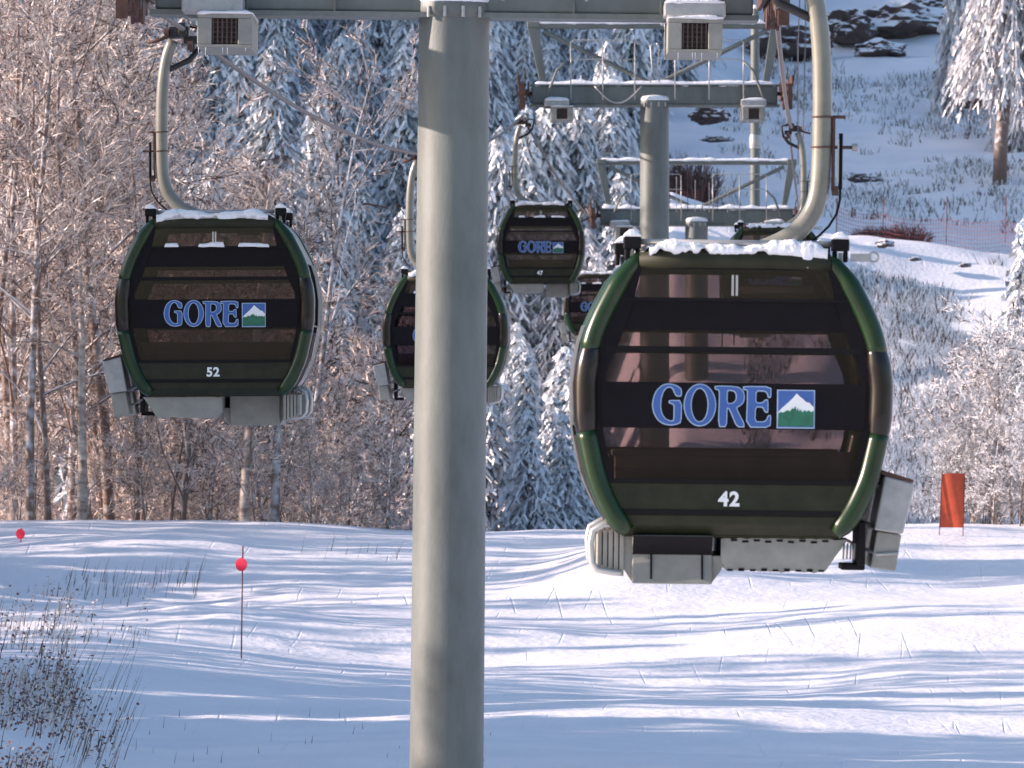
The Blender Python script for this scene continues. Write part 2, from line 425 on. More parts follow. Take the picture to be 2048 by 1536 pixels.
def tower(label, base_px, D, ztop, seed, lean=0.0):
    X = (base_px - 1024) / F * D
    gzz = gz(X, D) - 0.4
    t = thing('lift_tower', label, 'lift tower', (X, D, gzz), group=None)
    h = ztop - gzz                                   # local z of the crossarm's top
    r = 0.325
    m = MB(); m.lathe([(r * 1.04 + lean, 0), (r * 1.0, h - 0.34)], 40); m.build('pillar', M['tower'], t, 40)
    m = MB(); m.lathe([(r * 1.0, h - 0.50), (r * 1.10, h - 0.47), (r * 1.14, h - 0.44), (r * 1.14, h - 0.36), (r * 1.1, h - 0.34)], 32); fl = m.build('flange', M['tower'], t, 40)
    m = MB()
    for k in range(14):
        a = 2 * math.pi * k / 14
        m.tube([(1.16 * r * math.cos(a), 1.16 * r * math.sin(a), h - 0.50), (1.16 * r * math.cos(a), 1.16 * r * math.sin(a), h - 0.40)], 0.017, 6)
    b = m.build('bolt', M['steel'], fl)
    b['kind'] = 'stuff'
    m = MB(); m.lathe([(r * 1.12, h - 0.365), (r * 1.17, h - 0.34), (r * 1.08, h - 0.27), (r * 0.6, h - 0.23)], 24); m.build('snow_cover', M['snow'], t, True)
    # crossarm: box beam with flanges
    m = MB(); m.box(-2.75, 2.75, -0.2, 0.2, h - 0.45, h - 0.03)
    m.build('crossarm', M['tower'], t, bevel=0.02)
    m = MB(); m.box(-2.8, 2.8, -0.26, 0.26, h - 0.50, h - 0.452); m.build('bottom_flange', M['tower'], t)
    m = MB(); m.box(-2.8, 2.8, -0.24, 0.24, h - 0.028, h); m.build('top_flange', M['tower'], t)
    m = MB()
    for x in (-1.9, -1.1, 1.1, 1.9):
        m = MB(); m.box(x - 0.008, x + 0.008, -0.23, 0.23, h - 0.451, h - 0.029); m.build('stiffener', M['tower'], t)
    m = MB(); snow_strip(m, -2.7, 2.7, -0.2, 0.2, h + 0.004, 0.085, seed); m.build('snow_cover', M['snow'], t, True)
    # upper frame
    uh = h + 1.33
    m = MB(); m.tube([(-2.75, 0, uh), (2.72, 0, uh)], 0.075, 12); m.build('upper_beam', M['tower'], t, 40)
    m = MB(); snow_strip(m, -2.75, 2.7, -0.05, 0.05, uh + 0.055, 0.06, seed + 5); m.build('snow_cover', M['snow'], t, True)
    for s in (-1, 1):
        m = MB(); m.prism_y([(s * 2.85, uh - 0.05), (s * 2.60, uh - 0.05), (s * 2.42, h + 0.01), (s * 2.56, h + 0.01)], -0.08, 0.08)
        m.build('end_post', M['tower'], t, bevel=0.01)
        m = MB(); m.box(s * 2.72 - .14, s * 2.72 + .14, -.1, .1, uh - .05, uh + .09); m.build('end_cap', M['tower'], t, bevel=0.02)
        m = MB(); m.tube([(s * 2.5, 0.02, uh - 0.12), (s * 0.12, 0.02, h + 0.05)], 0.055, 10); m.build('diagonal_brace', M['tower'], t, 40)
        # catwalk rail
        m = MB()
        a, b = (0.45, 1.98) if s > 0 else (-1.88, -0.45)
        y = -0.42
        for zz in (0.98, 0.55):
            m.tube([(a, y, h + zz - .06), (a + .06, y, h + zz), (b - .06, y, h + zz), (b, y, h + zz - .06)], 0.013, 6)
        for xx in (a, (a + b) / 2, b):
            m.tube([(xx, y, h - 0.35), (xx, y, h + 0.95)], 0.016, 6)
        m.build('catwalk_rail', M['steel'], t, True)
        m = MB(); m.tube([(s * 1.98, y, h + .5), (s * 2.2, y, h + .3), (s * 2.35, y, h - .1), (s * 2.45, y, h - .35)], 0.03, 8); m.build('cable_conduit', M['tower'], t, True)
        # platform box at the sheaves
        bx = s * 2.2
        m = MB(); m.box(bx - .28, bx + .28, -0.75, 0.75, h - 0.50, h - 0.37); pf = m.build('platform_beam', M['steel'], t, bevel=0.015)
        m = MB(); snow_strip(m, bx - .27, bx + .27, -0.72, 0.72, h - 0.365, 0.05, seed + s); m.build('snow_cover', M['snow'], t, True)
        m = MB(); bb = bx - (0.0 if s > 0 else -0.12)
        m.box(bb - .25, bb - .12, -.8, .5, h - .80, h - .56); m.box(bb + .12, bb + .25, -.8, .5, h - .80, h - .56)
        m.box(bb - .25, bb + .25, -.8, .5, h - .56, h - .515); m.box(bb - .25, bb + .25, -.8, .5, h - .83, h - .80)
        pb = m.build('platform_box', M['paneling'], t, bevel=0.008)
        m = MB(); m.box(bb - .119, bb + .119, -.73, -.71, h - .799, h - .561)
        for k in range(6): m.box(bb - .115 + k * .042, bb - .10 + k * .042, -.77, -.73, h - .798, h - .562)
        for k in range(5): m.box(bb - .117, bb + .117, -.765, -.732, h - .78 + k * .045, h - .772 + k * .045)
        m.build('grille', M['grille'], pb)
        m = MB(); snow_strip(m, bb - .25, bb + .25, -.8, .5, h - .512, 0.035, seed + 3 * s); m.build('snow_cover', M['snow'], t, True)
        m = MB()
        rr = random.Random(seed * 10 + s)
        for k in range(5):
            xx = bb + rr.uniform(-.24, .24); l = rr.uniform(.02, .08)
            m.tube([(xx, -.79, h - .82), (xx, -.79, h - .84 - l)], [0.005, 0.001], 5)
        ic = m.build('icicle', M['snow'], pb); ic['kind'] = 'stuff'
        # sheave train
        sx = s * 2.97
        for k in range(6):
            y = -1.25 + k * 0.5
            zc = h - 0.32 + (0.11 if k % 2 else 0)
            m = MB()
            n = 18
            for (ra, xa, xb_) in ((0.20, -0.035, 0.035), (0.215, -0.06, -0.035), (0.215, 0.035, 0.06)):
                vs = []; fs = []
                for xx in (xa, xb_):
                    for j in range(n):
                        a = 2 * math.pi * j / n
                        vs.append((sx + xx, y + ra * math.cos(a), zc + ra * math.sin(a)))
                for j in range(n): fs.append((j, (j + 1) % n, n + (j + 1) % n, n + j))
                fs.append(tuple(range(n - 1, -1, -1))); fs.append(tuple(range(n, 2 * n)))
                m.add(vs, fs)
            m.build('sheave_wheel', M['rust'], t, 40)
        m = MB()
        m.box(sx - s * .10 - .02, sx - s * .10 + .02, -1.5, 1.5, h - .30, h - .18); m.box(sx - s * .14 - .02, sx - s * .14 + .02, -.6, .6, h - .2, h + .05)
        m.box(sx - .05, sx + .05, -1.62, -1.5, h - .62, h - .05); m.box(sx + .06 * s - .015, sx + .06 * s + .015, -1.6, 1.6, h - .1, h + .14)
        m.tube([(sx - s * .3, 0, h - .2), (sx + s * .12, 0, h - .2)], 0.045, 8)
        m.build('sheave_frame', M['rust'], t)
        m = MB()
        for yy in (-1.55, 1.55):
            m.tube([(sx - s * .08, yy, h + .05), (sx - s * .05, yy, h + .32)], .018, 6); m.tube([(sx + s * .08, yy, h), (sx + s * .10, yy, h + .26)], .015, 6)
        m.build('rope_catcher', M['darksteel'], t)
    return t, h

T1, h1 = tower('thick grey tower pillar filling the middle of the view, its crossarm along the top edge', 891, 55.4, 3.87, 1, 0.006)
T1.rotation_euler = (0, math.radians(.6), 0)
T1X = (909 - 1024) / F * 55.4
T2, h2 = tower('grey lift tower with its whole truss frame and catwalk rails in view above cabin 42', 1309, 134.6, 6.71, 2)
T3, h3 = tower('smallest and farthest grey lift tower, its frame seen just above the nearest cabin roof', 1393, 171.4, 5.0, 3)

# hanging loop of cable and rung hooks on the middle tower; rods on the far one
m = MB(); m.tube([(-1.35 + 1.05 * k / 12, -.45, h2 - .05 - .38 * math.sin(math.pi * k / 12)) for k in range(13)], 0.018, 6); m.build('cable_loop', M['steel'], T2, True)
for s in (-1, 1):
    m = MB(); m.tube([(s * .10, -.3, h2 + .04), (s * .06, -.3, h2 + .35), (s * .10, -.3, h2 + .85), (s * .03, -.3, h2 + .92)], 0.016, 6); m.build('ladder_hoop', M['steel'], T2, True)
rr = random.Random(4)
for k in range(9):
    x = -1.0 + k * 0.23 + rr.uniform(-.05, .05)
    m = MB(); m.tube([(x, -.5, h3 - .1), (x, -.5, h3 + rr.uniform(.7, 1.2))], .011, 5); m.build('rail_post', M['darksteel'] if k % 2 else M['steel'], T3)

# slender grey pole behind the middle tower
pl = thing('pole', 'slender pale grey pole standing behind the right end of the middle tower', 'pole', (P(1510, 352, 182).x, 182, gz(P(1510, 352, 182).x, 182)))
zt = P(0, 18, 182).z - pl.location.z
m = MB(); m.lathe([(.16, -.5), (.145, zt * .45), (.125, zt)], 20); m.build('shaft', M['tower'], pl, 40)
m = MB(); m.lathe([(.17, zt * .40), (.18, zt * .41), (.18, zt * .44), (.16, zt * .46)], 20); m.build('collar', M['steel'], pl, 40)
m = MB(); m.lathe([(.14, zt), (.12, zt + .08), (.03, zt + .12)], 14); m.build('snow_cover', M['snow'], pl, True)

# ------------------------------------------------------------------ haul ropes
def rope(label, pts):
    m = MB(); m.tube(pts, 0.026, 8); o = m.build('haul_rope', M['rope'], None, True)
    tag(o, label, 'cable')
def sag(a, b, s, n=10):
    return [a.lerp(b, k / n) - Vector((0, 0, s * 4 * (k / n) * (1 - k / n))) for k in range(n)]
GR = {}      # where each cabin's grip holds the rope
cabs = {     # name: (centre px, roof reference py, D, side)
    'near': (1458, 500, 38.7, 1), 'left': (440, 433, 61.2, -1), 'pillar': (893, 547, 96.0, -1),
    'tower': (1082, 408, 137.0, -1), 'edge': (1196, 546, 176.0, -1), 'roof': (1546, 453, 115.0, 1)}
for k, (px, py, D, s) in cabs.items():
    GR[k] = P(px, py, D) + Vector((0.36 * s, 0, 1.9))
RL = [Vector((P(267, -8, 55.4).x - .9, 35, 3.7))]
ts = Vector((T1X - 2.97, 55.4, GR['left'].z - 0.02))
t2 = Vector((T2.location.x - 2.97, 134.6, GR['tower'].z)); t3 = Vector((T3.location.x - 2.97, 171.4, 4.72))
seq = [Vector((ts.x - 2.3, 0, ts.z - 1.0)), ts, GR['left'], GR['pillar'], t2, GR['tower'], t3, GR['edge'], Vector((5.3, 235, 13.0)), Vector((8, 290, 32))]
pts = []
for a, b in zip(seq[:-1], seq[1:]): pts += sag(a, b, 0.25 if (b - a).length > 25 else 0)
pts.append(seq[-1]); rope('steel rope running down from the left end of the front crossarm to the far cabins', pts)
ts = Vector((T1X + 2.97, 55.4, 3.45)); t2 = Vector((T2.location.x + 2.97, 134.6, 6.3)); t3 = Vector((T3.location.x + 2.97, 171.4, 4.75))
seq = [Vector((0.3, 0, 1.6)), GR['near'], ts, GR['roof'], t2, t3, Vector((11.5, 235, 14.0)), Vector((14, 290, 32))]
pts = []
for a, b in zip(seq[:-1], seq[1:]): pts += sag(a, b, 0.25 if (b - a).length > 25 else 0)
pts.append(seq[-1]); rope('steel rope dropping from the right end of the front crossarm behind the near hanger', pts)
m = MB(); m.tube([Vector((T1X + 3.25, 55.4, 5.2)), P(1596, 90, 80), P(1596, 330, 115), Vector((T2.location.x + 3.2, 134.6, 7.8))], .008, 5)
tag(m.build('signal_cable', M['darksteel'], None, True), 'thin dark signal wire running beside the right haul rope', 'cable')

# ------------------------------------------------------------------ gondola cabins
PZ = [0.0, -.05, -.087, -.2, -.43, -.58, -.84, -1.16, -1.46, -1.71, -1.82]
PW = [.55, .625, .685, .775, .895, .955, 1.0, .99, .925, .81, .70]
def hw(z): return float(np.interp(-z, [-a for a in PZ], PW))
def outline(z0, z1, n, inset=0.0, s=1, y=0.0):
    out = []
    for i in range(n + 1):
        z = z0 + (z1 - z0) * i / n
        out.append((s * (hw(z) - inset), y, z))
    # light smoothing
    for _ in range(3):
        out = [out[0]] + [tuple((Vector(out[i - 1]) + 2 * Vector(out[i]) + Vector(out[i + 1])) / 4) for i in range(1, n)] + [out[-1]]
    return out

def glyph_mesh(name, loops, off, ext, material):
    cu = bpy.data.curves.new(name, 'CURVE'); cu.dimensions = '2D'; cu.fill_mode = 'BOTH'
    cu.extrude = ext; cu.offset = off
    for lp in loops:
        sp = cu.splines.new('POLY'); sp.points.add(len(lp) - 1)
        for i, (x, y) in enumerate(lp): sp.points[i].co = (x, y, 0, 1)
        sp.use_cyclic_u = True
    ob = bpy.data.objects.new('tmp', cu); C.objects.link(ob)
    dg = bpy.context.evaluated_depsgraph_get()
    me = bpy.data.meshes.new_from_object(ob.evaluated_get(dg)); bpy.data.objects.remove(ob)
    me.name = name; me.materials.clear(); me.materials.append(material)
    return me
def zc(x, y):        # pixel of the lettering close-up -> cabin x, z
    return ((1270 + x / 5.252) - 1458) / 310, (500 - (740 + y / 5.252)) / 310
def ell(cx, cy, rx, ry, n=40): return [(cx + rx * math.cos(2 * math.pi * k / n), cy + ry * math.sin(2 * math.pi * k / n)) for k in range(n)]
def chaikin(lp, n=1):
    for _ in range(n):
        o = []
        for i in range(len(lp)):
            a, b = lp[i], lp[(i + 1) % len(lp)]
            o += [(a[0] * .82 + b[0] * .18, a[1] * .82 + b[1] * .18), (a[0] * .18 + b[0] * .82, a[1] * .18 + b[1] * .82)]
        lp = o
    return lp
LET = {
 'G': [chaikin([(452,205),(400,170),(330,152),(260,168),(200,225),(170,300),(160,375),(175,450),(215,520),(270,560),(340,574),(400,566),(452,545),(456,325),(332,325),(332,348),(372,358),(383,380),(382,530),(345,536),(290,512),(255,460),(240,385),(246,300),(268,230),(300,192),(335,182),(368,200),(390,255),(408,276),(452,276)])],
 'O': [ell(645, 366, 160, 212), ell(642, 366, 88, 174)],
 'R': [chaikin([(800,172),(960,172),(1040,182),(1086,220),(1098,275),(1090,330),(1052,368),(1012,388),(1112,582),(1026,582),(948,398),(920,392),(918,582),(838,582),(846,240),(836,206),(800,200)]), chaikin([(921,212),(962,210),(1002,222),(1020,265),(1016,310),(986,345),(921,352)])],
 'E': [chaikin([(1092,172),(1368,172),(1368,275),(1346,280),(1332,232),(1305,214),(1216,212),(1214,338),(1288,338),(1312,308),(1338,306),(1340,432),(1314,428),(1290,378),(1212,376),(1208,530),(1300,534),(1332,510),(1346,468),(1370,466),(1364,584),(1124,584),(1134,236),(1126,204),(1092,200)])],
}
GLY = {}
for k, lps in LET.items():
    lp2 = [[zc(*p) for p in lp] for lp in lps]
    GLY[k] = (glyph_mesh('letter', lp2, -0.0022, 0.002, M['lblue']), glyph_mesh('letter_outline', lp2, 0.0042, 0.002, M['llight']))
def text_mesh(s, size, material):
    cu = bpy.data.curves.new('digit', 'FONT'); cu.body = s; cu.size = size; cu.extrude = 0.002; cu.offset = 0.0045; cu.align_x = 'CENTER'; cu.align_y = 'CENTER'; cu.space_character = 1.1
    ob = bpy.data.objects.new('tmp', cu); C.objects.link(ob)
    dg = bpy.context.evaluated_depsgraph_get()
    me = bpy.data.meshes.new_from_object(ob.evaluated_get(dg)); bpy.data.objects.remove(ob)
    me.name = 'digit'; me.materials.clear(); me.materials.append(material)
    return me

def panel(mb, z0, z1, y0, y1, inset, nz=6):
    """end-wall slab whose sides follow the barrel outline"""
    poly = []
    for i in range(nz + 1):
        z = z0 + (z1 - z0) * i / nz; poly.append((hw(z) - inset, z))
    poly = poly + [(-x, z) for x, z in reversed(poly)]
    mb.prism_y(poly, y0, y1)

def end_wall(t, e):
    """e=-1: the end facing the camera, e=+1: the far end (built rotated half a turn)"""
    R = Matrix.Rotation(math.pi if e > 0 else 0, 4, 'Z')
    def put(mb, name, material, smooth=False, bevel=0.0, parent=None):
        mb.v = [tuple(R @ Vector(p)) for p in mb.v]
        return mb.build(name, material, parent or t, smooth, bevel)
    def putm(me, name, x, y, z, parent):
        o = link_mesh(name, me, parent)
        o.matrix_local = R @ Matrix.Translation((x, y, z)) @ Matrix.Rotation(math.pi / 2, 4, 'X')
        return o
    yb = -0.955
    for s in (-1, 1):
        m = MB(); m.tube(outline(-.07, -.66, 14, .066, s, yb), [.04 + .028 * min(1, k / 4) for k in range(15)], 16, sy=1.15); put(m, 'corner_fender', M['green'], True)
        m = MB(); m.tube(outline(-.62, -1.20, 14, .070, s, yb), [.062, .070, .076] + [.080] * 9 + [.076, .070, .062], 16, sy=1.15); put(m, 'corner_bumper', M['brown'], True)
        m = MB(); m.tube(outline(-1.17, -1.80, 14, .070, s, yb), [.070] * 13 + [.064, .045], 16, sy=1.15); put(m, 'corner_fender', M['green'], True)
        # dark gasket between fender and glazing
        zs = [-.12, -.35, -.6, -.8, -1.0, -1.2, -1.48]; ins = [.08, .17, .19, .14, .12, .12, .12]
        m = MB(); poly = [(s * (hw(z) - .06), z) for z in zs] + [(s * (hw(z) - i - .05), z) for z, i in reversed(list(zip(zs, ins)))]
        m.prism_y(poly, -.992, -.955); put(m, 'gasket', M['black'], False)
    m = MB(); m.tube([(-.60, yb, -.10), (-.3, yb - .01, -.085), (.3, yb - .01, -.085), (.60, yb, -.10)], .058, 12); put(m, 'top_rail', M['olive'], True)
    m = MB(); panel(m, -.10, -.145, -.985, -.93, .11, 2); put(m, 'top_frame', M['black'])
    def pane(z0, z1):
        m = MB(); panel(m, z0, z1, -.984, -.978, .13, 8); put(m, 'window', M['glass'], False)
    pane(-.145, -.33); pane(-.53, -.858); pane(-1.147, -1.468)
    m = MB(); panel(m, -.33, -.53, -.982, -.972, .14, 3); put(m, 'header_panel', M['black'])
    m = MB(); panel(m, -.325, -.345, -.998, -.983, .13, 2); panel(m, -.632, -.667, -.996, -.985, .16, 2); panel(m, -1.466, -1.492, -1.0, -.97, .12, 2); panel(m, -1.66, -1.69, -1.0, -.975, .15, 2)
    put(m, 'window_bar', M['rubber'])
    m = MB(); panel(m, -.858, -1.147, -.996, -.975, .16, 4); put(m, 'logo_band', M['black'], False, 0.004)
    m = MB(); panel(m, -1.49, -1.665, -.990, -.955, .12, 4); put(m, 'lower_panel', M['olive'], False, 0.006)
    m = MB(); m.prism_x([(-.985, -1.688), (-.97, -1.75), (-.90, -1.815), (-.80, -1.82), (-.80, -1.688)], -.70, .70); put(m, 'bottom_rail', M['olive'], False, 0.01)
    m = MB(); m.box(-.02, -.006, -1.0, -.985, -.31, -.18); put(m, 'latch', M['alu']); m = MB(); m.box(.006, .02, -1.0, -.985, -.31, -.18); put(m, 'latch', M['alu'])
    m = MB(); m.box(-.35, -.12, -.975, -.95, -.165, -.148); put(m, 'vent', M['rubber'], False, 0.005)
    m = MB(); m.box(-.004, .004, -.976, -.965, -.62, -.35); put(m, 'mullion', M['rubber'])
    yl = -1.0
    for k in 'GORE':
        a, b = GLY[k]
        o = putm(a, 'letter', 0, yl - .0035, 0, t); q = link_mesh('letter_outline', b, o); q.location = (0, 0, -.0045)
    x0, x1, z0, z1 = .274, .512, -.897, -1.139
    m = MB(); m.box(x0, x1, yl - .003, yl + .003, z1, z0); lp = put(m, 'logo_plate', M['llight'])
    m = MB(); m.box(x0 + .007, x1 - .007, yl - .006, yl - .0031, z1 + .007, z0 - .006); put(m, 'logo_sky', M['lblue'], parent=lp)
    W = x1 - x0 - .014; H = z0 - z1 - .013; ox = x0 + .007; oz = z1 + .007
    mt = [(0, .40), (.10, .52), (.22, .62), (.33, .72), (.43, .82), (.52, .93), (.60, .85), (.70, .78), (.78, .70), (.88, .68), (.95, .60), (1, .56), (1, .2), (0, .2)]
    m = MB(); m.prism_y([(ox + a * W, oz + b * H) for a, b in mt], yl - .0095, yl - .0061); put(m, 'logo_mountain', M['lwhite'], parent=lp)
    gr = [(0, .03), (1, .03), (1, .46), (.93, .42), (.86, .47), (.80, .43), (.74, .47), (.68, .41), (.63, .48), (.58, .44), (.55, .52), (.52, .45), (.48, .58), (.44, .50), (.40, .53), (.33, .44), (.25, .47), (.15, .40), (.06, .42), (0, .37)]
    m = MB(); m.prism_y([(ox + a * W, oz + b * H) for a, b in gr], yl - .0125, yl - .0096); put(m, 'logo_forest', M['lgreen'], parent=lp)
    # seat behind the lower window
    m = MB(); m.box(-.74, .74, -.86, -.78, -1.66, -1.30); m.box(-.76, .76, -.87, -.765, -1.325, -1.285); m.box(-.74, .74, -.86, -.40, -1.70, -1.62); m.box(-.74, .74, -.875, -.862, -1.42, -1.40)
    put(m, 'bench', M['seat'], False, 0.012)
    for s in (-1, 1):
        # roof bumper block
        cx = s * .645 + (.02 if s > 0 else 0)
        m = MB(); m.box(cx - .055, cx + .055, -.95, -.82, -.02, .055); m.box(cx - .048, cx - .02, -.93, -.84, -.09, -.02); m.box(cx + .02, cx + .048, -.93, -.84, -.09, -.02)
        b = put(m, 'roof_block', M['rubber'], False, 0.008)
        m = MB(); m.prism_y([(cx - .062, .055), (cx + .062, .055), (cx + .04, .08), (cx + .01, .105), (cx - .02, .10), (cx - .05, .075)], -.955, -.815); put(m, 'snow_cover', M['snow'], True, 0.012)
        m = MB(); m.box(cx - .012, cx + .012, -.945, -.925, -.1, -.03); put(m, 'bolt', M['hanger'])

def make_cabin(seed):
    t = thing('gondola_cabin', '', 'gondola')
    for e in (-1, 1): end_wall(t, e)
    # side walls following the barrel
    def strip(z0, z1, n, off, y0, y1, name, material, s, smooth=True, thick=.018):
        zs = [z0 + (z1 - z0) * i / n for i in range(n + 1)]
        poly = [(s * (hw(z) + off), z) for z in zs] + [(s * (hw(z) + off - thick), z) for z in reversed(zs)]
        m = MB(); m.prism_y(poly, y0, y1); m.build(name, material, t, 30)
    for s in (-1, 1):
        strip(-.06, -.50, 8, -.012, -.86, .86, 'side_roof_panel', M['green'], s)
        strip(-.50, -1.12, 8, -.022, -.86, .86, 'side_window', M['glass'], s, thick=.006)
        strip(-1.12, -1.80, 8, -.014, -.86, .86, 'side_panel', M['brown'], s)
        for y in (-.42, 0, .42): strip(-.50, -1.12, 8, -.005, y - .025, y + .025, 'side_mullion', M['rubber'], s, thick=.03)
        # sliding door with ribs
        for y0, y1 in ((-.40, -.015), (.015, .40)):
            strip(-.50, -1.76, 10, .022, y0 + .02, y0 + .06, 'door_edge', M['alu'], s)
            strip(-1.14, -1.74, 8, .014, y0, y1, 'door_panel', M['brown'], s)
        for k in range(9):
            y = -.75 + k * .18
            strip(-1.2, -1.74, 6, .012, y, y + .03, 'door_rib', M['seat'], s, thick=.012)
    m = MB(); m.box(-.68, .68, -.84, .84, -1.835, -1.80); m.build('floor', M['olive'], t, bevel=.01)
    m = MB(); m.prism_y([(-.60, -.07), (.60, -.07), (.54, -.005), (-.54, -.005)], -.93, .93); m.build('roof', M['black'], t, bevel=.01)
    m = MB()
    for y in (-.9, .9): m.tube([(-.60, y, .025), (.62, y, .025)], .018, 8)
    for x in (-.55, .57): m.tube([(x, -.9, .025), (x, .9, .025)], .018, 8)
    m.build('roof_rail', M['steel'], t, True)
    # lumpy snow on the roof, sagging over both ends
    rr = random.Random(seed); n = 110; k = 40
    vs = []; fs = []
    for j in range(k + 1):
        v = j / k; 
        for i in range(n + 1):
            u = i / n; x = -.54 + 1.12 * u; y = -1.0 + 2.0 * v
            lump = float(fbm(x * 5 + seed, y * 3, 7, 4))
            z = .026 + .032 * lump + .022 * float(fbm(x * 17 + seed, y * 11, 3, 3)) + .012 * math.sin(3 * math.pi * u)
            e = min(u, 1 - u) * 12
            if e < 1: z -= .05 * (1 - e) ** 2
            if j in (0, k): z = -.058 - .075 * float(fbm(x * 11 + seed, 3.3 * j, 11, 4)) - (0.04 if (seed == 1 and .86 < u < .91) else 0); y = -1.005 if j == 0 else 1.005
            elif j in (1, k - 1): z = -.005 + .02 * lump; y = -1.03 if j == 1 else 1.03
            elif j in (2, k - 2): y = -.985 if j == 2 else .985; z -= .008
            vs.append((x, y, z))
    off = len(vs)
    for j in range(k):
        for i in range(n):
            a = j * (n + 1) + i; fs.append((a, a + 1, a + n + 2, a + n + 1))
    m = MB(); m.add(vs, fs)
    # underside closes the snow
    per = [i for i in range(n + 1)] + [(j * (n + 1) + n) for j in range(1, k + 1)] + [k * (n + 1) + i for i in range(n - 1, -1, -1)] + [j * (n + 1) for j in range(k - 1, 0, -1)]
    m.f.append(tuple(reversed(per))); m.m.append(0)
    m.build('roof_snow', M['snow'], t, True)
    # ledge snow in the top window recess
    if seed != 1:
        for a, b in ((-.50, -.36), (-.16, .10), (.24, .55)):
            for sg in (-1, 1):
                q = MB(); snow_strip(q, a, b, -.012, .012, -.325, .028, seed + a, .012, .004)
                q.v = [(-sg * x, sg * .99 + (y if sg < 0 else -y), z) for x, y, z in q.v]
                q.build('ledge_snow', M['snow'], t, True)
    # lifting eye on the roof's outer corner
    m = MB(); m.box(.73, .86, -.93, -.91, -.085, -.035)
    m.tube([(.875 + .03 * math.cos(a), -.92, -.055 + .03 * math.sin(a)) for a in [2 * math.pi * q / 14 for q in range(15)]], .009, 6)
    m.build('lifting_eye', M['steel'], t)
    # underbody: service box, belly panel
    m = MB(); m.prism_x([(-.95, -1.822), (-.80, -1.945), (-.86, -2.13), (.4, -2.13), (.4, -1.822)], -.62, -.115); sb = m.build('service_box', M['paneling'], t, bevel=.008)
    m = MB(); m.prism_x([(-.962, -1.826), (-.812, -1.947), (-.804, -1.935), (-.94, -1.826)], -.618, -.117); m.build('underside_shade', M['rubber'], sb)  # dark sheet painting the shade on the box's down-facing slope
    for x in (-.50, -.178):
        m = MB(); m.prism_x([(-.964, -1.826), (-.813, -1.95), (-.858, -2.10), (-.84, -2.10), (-.80, -1.94), (-.95, -1.826)], x - .006, x + .006); m.build('seam', M['rubber'], sb)
    m = MB(); m.prism_y([(-.68, -1.83), (-.62, -1.83), (-.62, -2.12), (-.66, -2.06), (-.70, -1.98)], -.79, .35); m.build('box_wing', M['paneling'], sb); m = MB(); m.prism_y([(-.115, -1.95), (-.115, -2.125), (-.06, -2.05), (-.02, -1.95)], -.79, .35); m.build('box_wing', M['paneling'], sb, bevel=.006)
    rr = random.Random(seed + 50)
    top = [(-.06 + .8 * q / 20, -1.835 + rr.uniform(-.008, .003)) for q in range(21)]
    bot = [(.66, -1.95), (.60, -2.04)] + [(.60 - .62 * q / 18, -2.05 + rr.uniform(-.006, .012)) for q in range(1, 19)] + [(-.06, -1.98)]
    m = MB(); m.prism_y(top + bot, -.83, .8); m.build('belly_panel', M['paneling'], t)
    for q in range(9):
        x = .02 + q * .072; m = MB(); m.box(x - .018, x + .02, -.837, -.83, -1.856 - .008 * (q % 2), -1.843 - .008 * (q % 2)); m.build('panel_slot', M['rubber'], t)
        m = MB(); m.box(x - .04, x - .005, -.837, -.83, -2.045, -2.032 + .006 * (q % 2)); m.build('panel_slot', M['rubber'], t)
    # step with bent tube on the door side
    for y in (-.55, .55):
        m = MB(); pts = [(-.62, y - .3, -1.755), (-.80, y - .3, -1.76), (-.87, y - .3, -1.80), (-.885, y - .3, -1.88), (-.875, y - .3, -2.0), (-.84, y - .3, -2.045), (-.75, y - .3, -2.06), (-.69, y - .3, -2.065)]
        m.tube(pts, .022, 8); m.build('step_tube', M['alu'], t, True)
        m = MB()
        for q in range(5): m.box(-.84 + .035 * q, -.812 + .035 * q, y - .26, y + .2, -1.83 - .2 - .014 * q, -1.80)
        m.build('step_rib', M['paneling'], t, bevel=.004)
        m = MB(); m.box(-.86, -.66, y - .25, y + .2, -1.82, -1.80); m.build('step_plate', M['seat'], t)
    # ski racks on the outer side
    for y0 in (-.85, .05):
        m = MB(); m.prism_y([(.965, -1.43), (1.145, -1.475), (1.155, -1.5), (1.085, -1.80), (.905, -1.775)], y0, y0 + .62); rk = m.build('ski_rack', M['steel'], t, bevel=.012)
        m = MB(); m.prism_y([(.925, -1.782), (1.08, -1.803), (1.045, -2.035), (.885, -2.015)], y0 + .04, y0 + .55); m.build('ski_rack_foot', M['paneling'], t, bevel=.01)
        m = MB(); m.prism_y([(.945, -1.41), (.965, -1.40), (1.15, -1.455), (1.148, -1.474), (.96, -1.428)], y0, y0 + .6); m.build('rack_top', M['rust'], t)
        for pp, rd in (([(.78, y0 + .2, -1.86), (.86, y0 + .15, -1.90), (.93, y0 + .03, -1.93), (1.06, y0 + .02, -1.92)], .012), ([(.86, y0 + .3, -1.5), (.97, y0 + .3, -1.5)], .02), ([(.80, y0 + .3, -1.72), (.92, y0 + .3, -1.76)], .02)):
            m = MB(); m.tube(pp, rd, 6); m.build('rack_bracket', M['steel'], rk, True)
    m = MB(); m.box(.80, .85, -.86, -.3, -2.0, -1.72); m.box(.70, .85, -.84, -.5, -2.03, -1.99); m.build('door_gear', M['rubber'], t, bevel=.01)
    m = MB()
    for q in range(4): m.tube([(.715 + .022 * q, -.86, -1.86), (.71 + .022 * q, -.86, -1.96)], .007, 6)
    m.build('spring', M['hanger'], t, True)
    # hanger arm
    key = [(.20, .0), (.30, .04), (.40, .09), (.49, .17), (.55, .27), (.583, .40), (.59, .60), (.592, .85), (.59, 1.10), (.580, 1.32), (.56, 1.50), (.53, 1.66), (.47, 1.80)]
    pts = []
